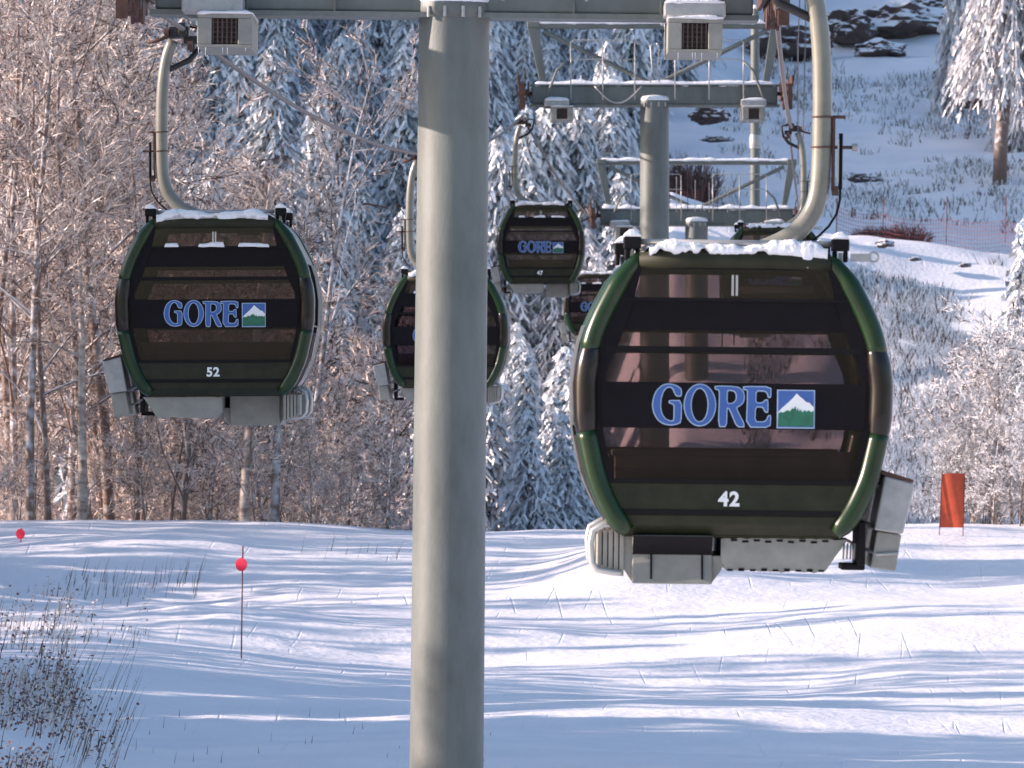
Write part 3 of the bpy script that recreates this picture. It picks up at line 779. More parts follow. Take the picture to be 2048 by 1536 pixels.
    for i in range(len(key) - 1):
        for q in range(3):
            a = key[i]; b = key[i + 1]; pts.append((a[0] + (b[0] - a[0]) * q / 3, 0, a[1] + (b[1] - a[1]) * q / 3))
    pts.append((key[-1][0], 0, key[-1][1]))
    for _ in range(4): pts = [pts[0]] + [tuple((Vector(pts[i - 1]) + 2 * Vector(pts[i]) + Vector(pts[i + 1])) / 4) for i in range(1, len(pts) - 1)] + [pts[-1]]
    m = MB(); m.tube(pts, [.064 - .012 * max(0, i / len(pts) - .55) for i in range(len(pts))], 18); m.build('hanger_arm', M['hanger'], t, True)
    m = MB(); m.box(.12, .30, -.3, .3, -.01, .035); m.build('hanger_mount', M['steel'], t, bevel=.01)
    for z, xe in ((.865, .74), (.67, .79)):
        m = MB(); m.tube([(.592 + .070 * math.cos(a), .070 * math.sin(a), z) for a in [2 * math.pi * q / 16 for q in range(17)]], .006, 6); m.tube([(.655, -.02, z), (xe, -.02, z)], .011, 8); m.build('hanger_clamp', M['rust'], t, True)
    m = MB(); m.tube([(.785, -.02, .67), (.82, -.02, .67)], .026, 10); m.build('release_knob', M['steel'], t, 40)
    m = MB(); m.box(.655, .675, -.03, .03, .39, .86); m.box(.66, .70, -.03, .03, .36, .42); m.build('cover_strip', M['rust'], t)
    m = MB(); m.box(.690, .699, -.05, -.03, .44, .72); m.build('door_rod', M['alu'], t)
    m = MB(); m.tube([(.712, -.02, .40), (.712, -.02, .76)], .013, 8); m.tube([(.712, -.02, .42), (.71, -.02, .33), (.69, -.02, .24), (.64, -.02, .16), (.58, -.02, .10), (.5, 0, .04)], .009, 6); m.build('control_cable', M['rubber'], t, True)
    # grip
    m = MB(); m.box(.30, .50, -.16, .16, 1.82, 1.93); m.box(.33, .40, -.22, .22, 1.88, 1.97); m.tube([(.36, -.24, 1.87), (.36, .24, 1.87)], .045, 10); m.box(.22, .36, -.06, .06, 1.76, 1.84)
    gp_ = m.build('rope_grip', M['darksteel'], t, bevel=.008)
    for pp, rd in (([(.26, -.18, 1.74), (.31, -.18, 1.74)], .055), ([(.26, .18, 1.74), (.31, .18, 1.74)], .055), ([(.50, -.18, 1.86), (.545, -.18, 1.86)], .05), ([(.50, .18, 1.86), (.545, .18, 1.86)], .05)):
        m = MB(); m.tube(pp, rd, 14); m.build('grip_roller', M['rust'], gp_, 40)
    m = MB(); m.tube([(.5, 0, 1.85), (.62, 0, 1.80), (.72, 0, 1.78)], .02, 6); m.build('grip_handle', M['rust'], gp_, True)
    m = MB(); m.tube([(.20, -.05, 1.72), (.30, 0, 1.60), (.47, 0, 1.52), (.56, 0, 1.48)], .03, 8); m.tube([(.20, -.05, 1.70), (.16, -.05, 1.92), (.3, -.05, 1.95)], .022, 8); m.build('grip_lever', M['darksteel'], t, True)
    return t

def copy_tree(o, parent=None):
    c = o.copy(); C.objects.link(c)
    if parent is not None: c.parent = parent
    for ch in o.children: copy_tree(ch, c)
    return c

proto1 = make_cabin(1)
proto2 = make_cabin(2)
CL = {
 'near': ('large near gondola cabin number 42 with snow heaped on its roof, right of the pillar', '42'),
 'left': ('dark green gondola cabin number 52 hanging at the left before frosted trees', '52'),
 'pillar': ('gondola cabin mostly hidden behind the thick middle tower pillar', ''),
 'tower': ('small whole gondola cabin just right of the pillar, in front of blue shaded spruces', '47'),
 'edge': ('small distant gondola cabin half hidden behind the left edge of cabin 42', ''),
 'roof': ('gondola cabin showing only its dark roof above the roof of cabin 42', '')}
for k, (px, py, D, s) in cabs.items():
    if k == 'near': c = proto1
    elif k == 'left': c = proto2
    else: c = copy_tree(proto2)
    c.location = P(px, py, D)
    c.rotation_euler = (0, math.radians({'near': 0.7, 'left': 0.3}.get(k, 0)), (0 if s > 0 else math.pi) + math.radians({'near': 0.2, 'left': -0.6}.get(k, -.6)))
    tag(c, CL[k][0], 'gondola', 'gondola cabins hanging from the ropes')
for k, (px, py, D, s) in cabs.items():
    num = CL[k][1]
    if not num: continue
    c = [o for o in C.objects if o.get('label') == CL[k][0]][0]
    me = text_mesh(num, .125, M['lwhite'])
    for e in (0, math.pi):
        o = link_mesh('number', me, c)
        R = Matrix.Rotation(e, 4, 'Z')
        o.matrix_local = R @ Matrix.Translation((-.02, -.994, -1.592)) @ Matrix.Rotation(math.pi / 2, 4, 'X')

# ------------------------------------------------------------------ trees
class Leaves:
    """fast collector for quads with a material index"""
    def __init__(self): self.v = []; self.m = []
    def quad(self, a, b, c, d, mi): self.v += [a, b, c, d]; self.m.append(mi)
    def mesh(self, name, mats):
        n = len(self.m); me = bpy.data.meshes.new(name)
        co = np.array([tuple(p) for p in self.v], dtype=np.float32)
        me.vertices.add(4 * n); me.vertices.foreach_set('co', co.ravel())
        me.loops.add(4 * n); me.loops.foreach_set('vertex_index', np.arange(4 * n, dtype=np.int32))
        me.polygons.add(n); me.polygons.foreach_set('loop_start', np.arange(0, 4 * n, 4, dtype=np.int32))
        me.update(calc_edges=True); me.validate()
        for m_ in mats: me.materials.append(m_)
        me.polygons.foreach_set('material_index', np.array(self.m, dtype=np.int32))
        return me

def conifer(seed, H, R, hang=0.35, snow=0.62, dens=1.0, fs=1.0, bare=0.08, mats=None):
    r = random.Random(seed); L = Leaves()
    tm = MB(); wob = [(r.uniform(-.05, .05), r.uniform(-.05, .05)) for _ in range(9)]
    tm.tube([(wob[i][0], wob[i][1], H * i / 8 - .3 * (i == 0)) for i in range(9)], [max(.012, .022 * H * (1 - i / 8.2)) for i in range(9)], 7)
    z = H * bare
    while z < H * .985:
        t = z / H
        rad = R * (1 - t) ** .8 * r.uniform(.8, 1.12) + .10
        nb = max(4, int((9 + 5 * (1 - t)) * dens))
        a0 = r.uniform(0, 6.28)
        for k in range(nb):
            a = a0 + 2 * math.pi * k / nb + r.uniform(-.25, .25)
            ln = rad * r.uniform(.65, 1.12)
            dx, dy = math.cos(a), math.sin(a)
            droop = hang * r.uniform(.7, 1.3)
            n = max(3, int(ln / (.17 * fs)))
            prev = Vector((0, 0, z))
            for i in range(1, n + 1):
                u = i / n
                p = Vector((dx * ln * u, dy * ln * u, z + ln * (.12 * u - droop * u * u * 1.5) + r.uniform(-.03, .03)))
                w = .16 * fs * (1.15 - .75 * u) * r.uniform(.7, 1.3)
                sd = Vector((-dy, dx, 0))
                # bough ridge, snow above and needles just below
                if r.random() < snow + .15: L.quad(prev - sd * w * .35, prev + sd * w * .35, p + sd * w * .3, p - sd * w * .3, 0)
                dn = Vector((0, 0, -.05 * fs))
                if r.random() < snow + .1:
                    hh = Vector((0, 0, .055 * fs * r.uniform(.5, 1.4))); L.quad(prev - hh, prev + hh, p + hh * .8, p - hh * 1.2, 0)
                    L.quad(p - sd * w * .5 - hh * .6, p - sd * w * .1 + hh * 1.3, p + sd * w * .1 + hh * 1.3, p + sd * w * .5 - hh * .6, 0)
                L.quad(prev - sd * w * .5 + dn, prev + sd * w * .5 + dn, p + sd * w * .45 + dn * 1.5, p - sd * w * .45 + dn * 1.5, 1)
                for s in (-1, 1):
                    if r.random() < .12: continue
                    fl = (.34 * fs) * (1.1 - .5 * u) * r.uniform(.6, 1.3)
                    out = sd * s * r.uniform(.35, .9) + Vector((dx, dy, 0)) * r.uniform(.2, .8)
                    tip = p + out * fl * .8 + Vector((0, 0, -fl * (hang * 1.6 * r.uniform(.6, 1.6))))
                    fw = r.uniform(-1, 1)
                    ww = (Vector((dx, dy, 0)) * (1 - abs(fw)) + sd * fw + Vector((0, 0, r.uniform(-.4, .4)))).normalized() * (.062 * fs)
                    mi = 0 if r.random() < snow else 1
                    L.quad(p - ww, p + ww, tip + ww * .45, tip - ww * .45, mi)
                prev = p
        z += (.26 + .05 * (1 - t)) * fs * r.uniform(.8, 1.25)
    return tm.mesh('trunk', M['bark'], True), L.mesh('crown', mats or [M['fsnow'], M['needle']])

def hardwood(seed, H, spread=.42, frost=.55, twig=.020, nb=17, up=.75, bark=None, low=.2, rad=None, mats=None):
    r = random.Random(seed); tm = MB(); L = Leaves()
    def ribbon(p, d, ln, w, mi, depth=0):
        q = p.copy(); dd = d.copy()
        sidev = dd.cross(Vector((r.uniform(-1, 1), r.uniform(-1, 1), r.uniform(-1, 1))))
        if sidev.length < 1e-3: sidev = Vector((1, 0, 0))
        sidev.normalize()
        for i in range(2):
            dd = (dd + Vector((r.uniform(-.25, .25), r.uniform(-.25, .25), r.uniform(-.2, .12)))).normalized()
            q2 = q + dd * ln / 2
            w1 = w * (1 - .4 * i); w2 = w * (.6 - .4 * i)
            L.quad(q - sidev * w1, q + sidev * w1, q2 + sidev * w2, q2 - sidev * w2, mi)
            if depth < 1:
                for _ in range(2):
                    e = (dd + Vector((r.uniform(-.9, .9), r.uniform(-.9, .9), r.uniform(-.5, .7)))).normalized()
                    ribbon(q.lerp(q2, r.random()), e, ln * r.uniform(.35, .65), w * .75, mi if r.random() < .7 else 1 - mi, depth + 1)
            q = q2
    def grow(p, d, ln, rad, lvl):
        n = 5 if lvl < 2 else 3
        pts = [p.copy()]; dd = d.copy()
        for i in range(n):
            dd = (dd + Vector((r.uniform(-1, 1), r.uniform(-1, 1), r.uniform(-.4, .7))) * (.08 if lvl == 0 else .2)).normalized()
            pts.append(pts[-1] + dd * ln / n)
        rs = [rad * (1 - .72 * i / n) for i in range(n + 1)]
        tm.tube(pts, rs, 8 if lvl == 0 else (5 if lvl == 1 else 3), cap=False)
        if lvl == 0:
            cnt = nb
        elif lvl == 1: cnt = r.randint(6, 9)
        else: cnt = r.randint(6, 9)
        for k in range(cnt):
            u = (low + (1 - low) * (k + r.random()) / cnt) if lvl == 0 else r.uniform(.2, 1)
            i = min(n - 1, int(u * n)); q = pts[i].lerp(pts[i + 1], u * n - i)
            ax = (pts[i + 1] - pts[i]).normalized()
            a = r.uniform(0, 6.28)
            o1 = ax.orthogonal().normalized(); o2 = ax.cross(o1)
            out = o1 * math.cos(a) + o2 * math.sin(a)
            if lvl == 0:
                e = (out * r.uniform(.6, 1) + Vector((0, 0, up * r.uniform(.3, 1.2)))).normalized()
                grow(q, e, H * spread * (1.05 - .6 * u) * r.uniform(.7, 1.15), rs[i] * .42, 1)
            elif lvl == 1:
                e = (ax * .7 + out * r.uniform(.4, .9) + Vector((0, 0, .15))).normalized()
                grow(q, e, ln * r.uniform(.3, .55), rs[i] * .5, 2)
            else:
                e = (ax * .8 + out * r.uniform(.4, 1.0)).normalized()
                ribbon(q, e, r.uniform(.35, .75) * (H / 12), twig * r.uniform(.6, 1.2) / 2, 0 if r.random() < frost else 1)
    grow(Vector((0, 0, -.3)), Vector((r.uniform(-.08, .08), r.uniform(-.08, .08), 1)).normalized(), H, rad or (.0068 * H + .015), 0)
    return tm.mesh('trunk', bark or M['bark'], True), L.mesh('twigs', mats or [M['twigf'], M['twigb']])

def plant(name, label, cat, meshes, x, y, s=1.0, rz=0.0, group=None, sz=1.0, z=None, tilt=(0, 0)):
    t = thing(name, label, cat, (x, y, gz(x, y) if z is None else z), rz, group)
    t.rotation_euler = (tilt[0], tilt[1], rz)
    t.scale = (s, s, s * sz)
    link_mesh('trunk', meshes[0], t); link_mesh(meshes[1].name.split('.')[0], meshes[1], t)
    return t

R0 = random.Random(77)
CON = [conifer(11, 7.5, 1.75, .45, .80, 1, 1.25), conifer(12, 8.5, 1.7, .52, .76, 1, 1.35), conifer(13, 6.0, 1.6, .40, .82, 1, 1.2), conifer(14, 9.5, 2.1, .55, .78, 1, 1.4), conifer(15, 4.0, 1.3, .38, .84, 1, 1.15)]
HW = [hardwood(21, 12.5, .42, .66, .032, 13), hardwood(22, 11, .42, .7, .034, 12, up=.25), hardwood(23, 13, .36, .6, .028, 15, up=.9), hardwood(24, 9, .45, .72, .030, 13, up=.5)]
SAP = [hardwood(31, 5.0, .42, .78, .034, 16, 1.1, low=.06), hardwood(32, 4.0, .5, .82, .034, 15, 1.3, low=.03)]

# spruces on the shaded mountainside, left and centre
n = 0
rows = []
y = 158.0
while y < 292:
    rows.append(y); y += 4.2 + (y - 158) * .035
for y in rows:
    xl = -(1060 / F) * y - 2; xr = float(xb(y)) - .6
    x = xl + R0.uniform(0, 2)
    while x < xr:
        px = 1024 + x / y * F
        yy = y + R0.uniform(-1.8, 1.8); xx = x + R0.uniform(-.5, .5)
        if not (y < 172 and px < 330) and not (y < 163 and px < 700):
            k = R0.choice([0, 1, 2, 2, 3, 4, 0]) if y > 176 else R0.choice([2, 4, 4, 2])
            cor = 1.2 < xx < 4.4 and yy < 181
            if not cor:
                plant('spruce', 'snow-laden spruce in blue shade, one of many packed on the mountainside', 'tree', CON[k], xx, yy, R0.uniform(.75, 1.15), R0.uniform(0, 6.28), 'snowy spruces on the shaded mountainside')
                n += 1
        x += R0.uniform(1.5, 2.7) * (1 + (y - 158) * .003)
print('spruces', n)
# top edge and right side of the trail
for (px, D, k, s) in ((1010, 262, 1, 1.1), (1130, 268, 0, 1.1), (1250, 274, 3, 1.0), (1370, 276, 1, 1.0), (1470, 282, 0, 1.1), (1560, 284, 2, 1.2), (1640, 288, 0, 1.2), (1740, 290, 1, 1.1), (1850, 292, 3, 1.0)):
    x = (px - 1024) / F * D
    plant('spruce', 'dark spruce at the top edge of the snowy trail above the rocks', 'tree', CON[k], x, D, s, R0.uniform(0, 6), 'spruces above the trail')
for (px, D, k, s) in ((1085, 158, 4, .8), (1128, 159, 2, .75), (1165, 160, 4, .9), (1105, 163, 2, .8), (1150, 165, 2, .85), (1190, 166, 4, 1.0), (1130, 170, 4, 1.2), (1175, 172, 4, .95), (1110, 181, 0, .8), (1150, 182, 2, .8), (1195, 183, 4, 1), (1240, 184, 2, .8), (1100, 189, 0, 1.1), (1160, 190, 0, 1.1), (1225, 191, 2, 1.1)):
    plant('spruce', 'snow-laden spruce in blue shade, one of many packed on the mountainside', 'tree', CON[k], (px - 1024) / F * D, D, s, R0.uniform(0, 6), 'snowy spruces on the shaded mountainside')
# sunlit spruce among the hardwoods
sp = conifer(41, 11.5, 2.9, .42, .66, 1.1, 1.05)
xx = (545 - 1024) / F * 146
plant('spruce', 'tall sunlit spruce with a pointed snowy top rising above the frosted hardwoods at left', 'tree', sp, xx, 146, .95, .6, z=P(0, 82, 146).z - 10.9)
plant('spruce', 'smaller sunlit spruce just left of the pointed tall one', 'tree', CON[1], (430 - 1024) / F * 143, 143, .95, 1.6, z=P(0, 300, 143).z - 8.0)

# frosted hardwoods at left
n = 0
for D, x0, x1, st in ((110.5, -80, 420, 110), (114, -60, 600, 105), (119, -80, 700, 100), (126, -60, 740, 100), (134, -80, 790, 95), (142, -60, 800, 95), (150, -80, 520, 90), (157, -60, 420, 90)):
    px = x0 + R0.uniform(0, 40)
    while px < x1:
        yy = D + R0.uniform(-2, 2.5); x = (px - 1024) / F * yy
        topy = float(np.interp(px, [0, 180, 290, 390, 450, 640, 660, 720, 820], [-250, -120, 60, 360, 470, 470, 400, 430, 720]))
        want = P(0, topy, yy).z - gz(x, yy)
        want *= R0.uniform(.72, 1.04)
        if D > 130 and R0.random() < .55:
            k = R0.choice([0, 1, 3]); s = want / [7.5, 8.5, 9.5][[0, 1, 3].index(k)] * .9
            plant('spruce', 'snowy spruce standing among the frosted hardwoods at left', 'tree', CON[k], x, yy, s, R0.uniform(0, 6.28), 'spruces among the hardwoods')
        elif want > 7.5:
            k = R0.choice([0, 1, 2, 3]); s = want / [12.5, 11, 13, 9][k]
            plant('frosted_tree', 'bare hardwood with frosted twigs, one of the thicket left of the lift line', 'tree', HW[k], x, yy, s, R0.uniform(0, 6.28), 'frosted hardwoods at left')
        else:
            k = R0.choice([0, 1]); s = want / [5.0, 4.0][k]
            plant('frosted_sapling', 'frosted sapling at the edge of the thicket left of the pillar', 'tree', SAP[k], x, yy, s, R0.uniform(0, 6.28), 'frosted saplings at left')
        n += 1
        px += st * R0.uniform(.6, 1.3)
print('hardwoods', n)
# undergrowth saplings in front
for k in range(44):
    px = R0.uniform(-40, 790); D = R0.uniform(107.5, 118); x = (px - 1024) / F * D
    plant('frosted_sapling', 'low frosted sapling behind the snow crest at the foot of the thicket', 'tree', SAP[k % 2], x, D, R0.uniform(.35, .75), R0.uniform(0, 6.28), 'low saplings behind the crest')
def fan_tree():
    return hardwood(51, 6.5, .62, .85, .03, 12, 1.5, low=.05)
FT = fan_tree()
plant('frosted_tree', 'sunlit frosted tree fanning out its pale branches just right of cabin 52', 'tree', FT, (640 - 1024) / F * 112, 112, 1.0, .4, z=P(0, 780, 112).z, tilt=(0, .25))
# trunks at the crest
BI = hardwood(61, 6.4, .34, .7, .02, 9, .9, M['birch'], low=.5, rad=.115)
BR = hardwood(62, 6.4, .3, .5, .02, 8, .9, None, low=.5, rad=.10)
BT = hardwood(63, 13, .24, .6, .022, 14, .7, None, low=.35, rad=.11)
def trunk_tree(px, D, name, label, ms, s, rz=0, tilt=(0, 0)):
    x = (px - 1024) / F * D
    plant(name, label, 'tree', ms, x, D, s, rz, tilt=tilt)
trunk_tree(487, 107.8, 'birch_tree', 'pale sunlit birch trunk below cabin 52, standing at the snow crest', BI, 1.0)
trunk_tree(548, 108.6, 'hardwood_tree', 'dark brown straight trunk just right of the pale birch at the snow crest', BR, 1.0, 2)
trunk_tree(358, 109.5, 'hardwood_tree', 'thin reddish trunk left of the pale birch', BR, .7, 1)
trunk_tree(222, 111, 'hardwood_tree', 'tall forked brown trunk at the left of cabin 52', BT, 1.0, 4, (0, -.03))
trunk_tree(165, 108.5, 'birch_tree', 'sunlit trunk leaning left in the far left thicket', BI, .9, 3, (0, -.06))
trunk_tree(60, 108.2, 'hardwood_tree', 'dark trunk above the smaller red disc marker at far left', BT, .8, 2.2)

# frosted shrubs at lower right, sunlit
SHM = [hardwood(33, 4.6, .42, .9, .034, 15, 1.1, low=.06, mats=[M['rime'], M['twigb']]), hardwood(34, 3.8, .5, .9, .034, 14, 1.3, low=.03, mats=[M['rime'], M['twigb']])]
for q in range(16):
    px = 1900 + q * 12 + R0.uniform(-8, 8); D = R0.uniform(104.5, 107)
    plant('frosted_shrub', 'low tangle of frosted twigs at the foot of the shrubs right of the banner', 'shrub', SHM[q % 2], (px - 1024) / F * D, D, R0.uniform(.22, .48), R0.uniform(0, 6), 'low frosted twigs by the banner', z=gz((px - 1024) / F * D, D) - .12)
SHL = {(1925, 106.5): 'small frosted shrub directly right of the orange banner', (1975, 105.5): 'middling frosted shrub second to the right of the orange banner', (2025, 105): 'broad frosted shrub near the right edge beside the snow crest',
 (2070, 106): 'tall frosted shrub cut by the right edge', (2000, 107): 'frosted shrub rising behind the pair right of the banner', (1950, 107): 'frosted shrub whose twigs show above the orange banner at its right',
 (2050, 107.2): 'rearmost tall frosted shrub at the right edge', (1900, 107): 'smallest frosted shrub hidden behind the orange banner', (2090, 104): 'nearest frosted shrub just leaving the picture at right',
 (2040, 103.6): 'low frosted shrub at the foot of the tall ones by the right edge', (1985, 104.3): 'low frosted shrub between the banner and the right edge'}
for (px, D, s, k) in ((1925, 106.5, .62, 0), (1975, 105.5, .85, 1), (2025, 105, .85, 0), (2070, 106, 1.0, 1), (2000, 107, .95, 0), (1950, 107, .85, 1), (2050, 107.2, 1.0, 0), (1900, 107, .5, 1), (2090, 104, .9, 1), (2040, 103.6, .55, 1), (1985, 104.3, .5, 0)):
    x = (px - 1024) / F * D
    plant('frosted_shrub', SHL[(px, D)], 'shrub', SHM[k], x, D, s * .85, R0.uniform(0, 6), 'frosted shrubs by the banner')
for (px, D, s, k) in ((1880, 152, .7, 0), (1930, 150, .8, 1), (1985, 150, .95, 0), (2040, 156, 1.1, 0)):
    x = (px - 1024) / F * D
    plant('frosted_tree', 'grey bare tree in the shade above the sunlit shrubs at right', 'tree', HW[3], x, D, s * .36, R0.uniform(0, 6), 'shaded bare trees at right')
plant('spruce', 'dark spruce at the right edge halfway up the picture', 'tree', CON[0], (2050 - 1024) / F * 165, 165, .9, 1)
# big snow-hung tree at the upper right
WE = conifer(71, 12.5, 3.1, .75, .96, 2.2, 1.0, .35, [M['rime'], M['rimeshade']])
xx = (1992 - 1024) / F * 211
plant('pine_tree', 'big sunlit tree with snow-hung drooping branches and a bare trunk at the upper right', 'tree', WE, xx + .15, 211, 1.0, .3, tilt=(0, .06))
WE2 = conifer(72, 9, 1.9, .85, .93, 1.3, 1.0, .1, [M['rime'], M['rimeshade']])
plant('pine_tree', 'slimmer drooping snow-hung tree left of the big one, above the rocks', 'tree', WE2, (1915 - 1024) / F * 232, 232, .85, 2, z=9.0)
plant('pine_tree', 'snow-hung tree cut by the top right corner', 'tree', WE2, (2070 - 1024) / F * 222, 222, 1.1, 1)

# ------------------------------------------------------------------ rocks
def rock_mesh(seed, sx, sy, sz):
    bm = bmesh.new(); bmesh.ops.create_icosphere(bm, subdivisions=4, radius=1)
    from mathutils import noise
    for v in bm.verts:
        d = v.co.normalized()
        k = 1 + .45 * noise.fractal(d * 1.3 + Vector((seed, 0, 0)), 1, 2, 4) + .16 * abs(noise.fractal(d * 3.1 + Vector((seed, 2, 1)), 1, 2, 3))
        v.co = Vector((d.x * sx, d.y * sy, d.z * sz)) * k
    me = bpy.data.meshes.new('rock'); bm.to_mesh(me); bm.free(); me.materials.append(M['rock']); return me
RK = [rock_mesh(1, 1, .8, .55), rock_mesh(5, 1, .7, .4), rock_mesh(9, .9, .9, .7)]
def rock(px, py, D, s, k, label, rz=0, sz=1, grp=None):
    p = P(px, py, D); o = link_mesh('rock', RK[k]); tag(o, label, 'rock', grp)
    o.location = p; o.scale = (s, s, s * sz); o.rotation_euler = (0, 0, rz)
rock(1800, 45, 252, 1.9, 0, 'widest dark rock outcrop at the top of the trail under snow caps', .2, .8)
rock(1700, 55, 250, 1.1, 2, 'dark rock left of the widest outcrop at the top of the trail', 1, .9)
rock(1757, 100, 246, 1.0, 0, 'low flat dark rock below the widest outcrop', .1, .7)
rock(1850, 15, 256, 1.4, 2, 'dark rock at the very top edge above the outcrop', 2, .9)
rock(1580, 85, 246, 1.6, 1, 'dark ledge at the top of the trail beside the near hanger', .3, 1.2)
rock(1925, 150, 236, 1.0, 0, 'dark rock under the drooping branches at upper right', 1.1, 1.2)
rock(1955, 190, 224, .9, 0, 'dark rock left of the big drooping tree', .5, 1.0)
rock(1722, 355, 207, .42, 1, 'small dark rock on the shaded snow right of the near hanger', .2, .9)
rock(1752, 358, 206, .22, 0, 'smallest dark rock beside its neighbour on the shaded snow', .2, .8)
rock(1420, 228, 214, .62, 1, 'dark rock showing under the middle tower crossarm', .1, 1.3)
rock(1435, 278, 207, .5, 1, 'brown rock on the snow below the dark one behind the middle tower', .1, .5)
rock(1768, 488, 183.5, .28, 0, 'dark stone poking out just below the trail edge', .1, .8)
rock(1930, 530, 180, .2, 1, 'small dark stone on the blue snow slope at right', .5, .8)
rock(1830, 518, 181, .2, 1, 'thin dark stone low on the blue snow slope', .5, .7)

# red brown bushes and orange safety netting on the hill
def bush_mesh(seed, w, h, n, mi_mats, tw=.012, lean=0.0):
    r = random.Random(seed); L = Leaves()
    for i in range(n):
        p = Vector((r.uniform(-w, w) * .6, r.uniform(-w, w) * .4, -.1))
        d = Vector((r.uniform(-.5, .5) + p.x / w * .5 + lean, r.uniform(-.4, .4), 1)).normalized()
        ln = h * r.uniform(.5, 1.1) * (1 - .5 * abs(p.x) / w); s = d.cross(Vector((r.uniform(-1, 1), 1, 0))).normalized() * tw
        q = p
        for k in range(3):
            d = (d + Vector((r.uniform(-.25, .25), r.uniform(-.25, .25), r.uniform(-.1, .1)))).normalized(); q2 = q + d * ln / 3
            mi = 0 if r.random() < .6 else 1
            L.quad(q - s, q + s, q2 + s * .7, q2 - s * .7, mi)
            for _ in range(2):
                e = (d + Vector((r.uniform(-.9, .9), r.uniform(-.6, .6), r.uniform(-.3, .5)))).normalized(); q3 = q2 + e * ln * .28
                L.quad(q2 - s * .6, q2 + s * .6, q3 + s * .3, q3 - s * .3, 0 if r.random() < .6 else 1)
            q = q2
    return L.mesh('bush', mi_mats)
BU = bush_mesh(3, .8, .75, 260, [M['bush'], M['twigb']], .016)
def bush(px, py, D, s, label, sz=1.0):
    p = P(px, py, D); o = link_mesh('bush', BU); tag(o, label, 'bush')
    o.location = (p.x, D, gz(p.x, D)); o.scale = (s, s, s * sz)
bush(1748, 428, 199, 1.0, 'low reddish bush behind the netting, left of the bigger one at right', .7)
bush(1808, 432, 198.5, 1.25, 'bigger reddish bush behind the netting right of the near hanger', .85)
bush(1375, 300, 203, 1.5, 'brown bush and netting behind the middle tower pillar', 1.4)
bush(1245, 285, 201, .5, 'small red bush left of the middle tower pillar', 1.5)

def net(label, pts, h, seed):
    """orange mesh fence: real strands between posts"""
    r = random.Random(seed)
    t = thing('safety_net', label, 'fence', pts[0])
    o = Vector(pts[0])
    for p in pts:
        m = MB(); q = Vector(p) - o; m.tube([(q.x, q.y, -.2), (q.x + .04, q.y, h + .25)], .018, 6); m.build('post', M['bamboo'], t)
    m = MB()
    for a, b in zip(pts[:-1], pts[1:]):
        a = Vector(a) - o; b = Vector(b) - o; ln = (b - a).length; n = int(ln / .09)
        for j in range(8):
            z = .1 + (h - .12) * j / 7
            m.tube([a.lerp(b, k / 5) + Vector((0, 0, z - .10 * math.sin(math.pi * k / 5))) for k in range(6)], .007, 3, cap=False)
        for k in range(n):
            u = k / n; q = a.lerp(b, u); dz = -.10 * math.sin(math.pi * u)
            m.tube([q + Vector((0, 0, .1 + dz)), q + Vector((.02, 0, h + dz))], .006, 3, cap=False)
    nt = m.build('netting', M['net'], t); nt['kind'] = 'stuff'
def gp(px, D, dz=0): x = (px - 1024) / F * D; return (x, D, gz(x, D) + dz)
net('pinkish orange safety netting along the trail edge right of the near hanger', [gp(1672, 192), gp(1765, 191), gp(1892, 190), gp(2010, 189.5), gp(2090, 189)], 1.05, 1)
net('orange safety netting behind the middle tower pillar', [gp(1215, 196), gp(1262, 197), gp(1335, 197), gp(1400, 196.5)], .9, 2)

# brush on the slopes (nobody could count it)
def brush():
    r = random.Random(9); L = Leaves()
    def tuft(x, y, s, dark):
        z = gz(x, y)
        for _ in range(r.randint(5, 10)):
            p = Vector((x + r.uniform(-.2, .2) * s, y + r.uniform(-.2, .2) * s, z - .03)); d = Vector((r.uniform(-.5, .5), r.uniform(-.4, .4), 1)).normalized()
            ln = r.uniform(.12, .38) * s; w = Vector((1, 0, 0)) * r.uniform(.008, .02)
            q = p + d * ln; L.quad(p - w, p + w, q + w * .5, q - w * .5, (1 if r.random() < dark else 0))
    for _ in range(4200):
        D = r.uniform(202, 250); px = r.uniform(1330, 2060); x = (px - 1024) / F * D
        if x < xb(D) + 1: continue
        if float(fbm(x / 3.0, D / 5.0, 31, 3)) < -.08: continue
        tuft(x, D, r.uniform(.5, 1.2), .35)
    for _ in range(11000):
        D = r.uniform(156, 185); px = r.uniform(1500, 2060); x = (px - 1024) / F * D
        v = float(fbm(x / 3.0, D / 6.0, 37, 3)); lim = (D - 158) / 27 * .62 - .42
        if v < lim: continue
        tuft(x, D, r.uniform(.5, 1.3), .28)
    return L.mesh('hillside_brush', [M['fsnow'], M['twigb']])
o = link_mesh('hillside_brush', brush()); tag(o, 'frosted grass and twigs poking through the snow of the shaded slope', 'brush', kind='stuff')

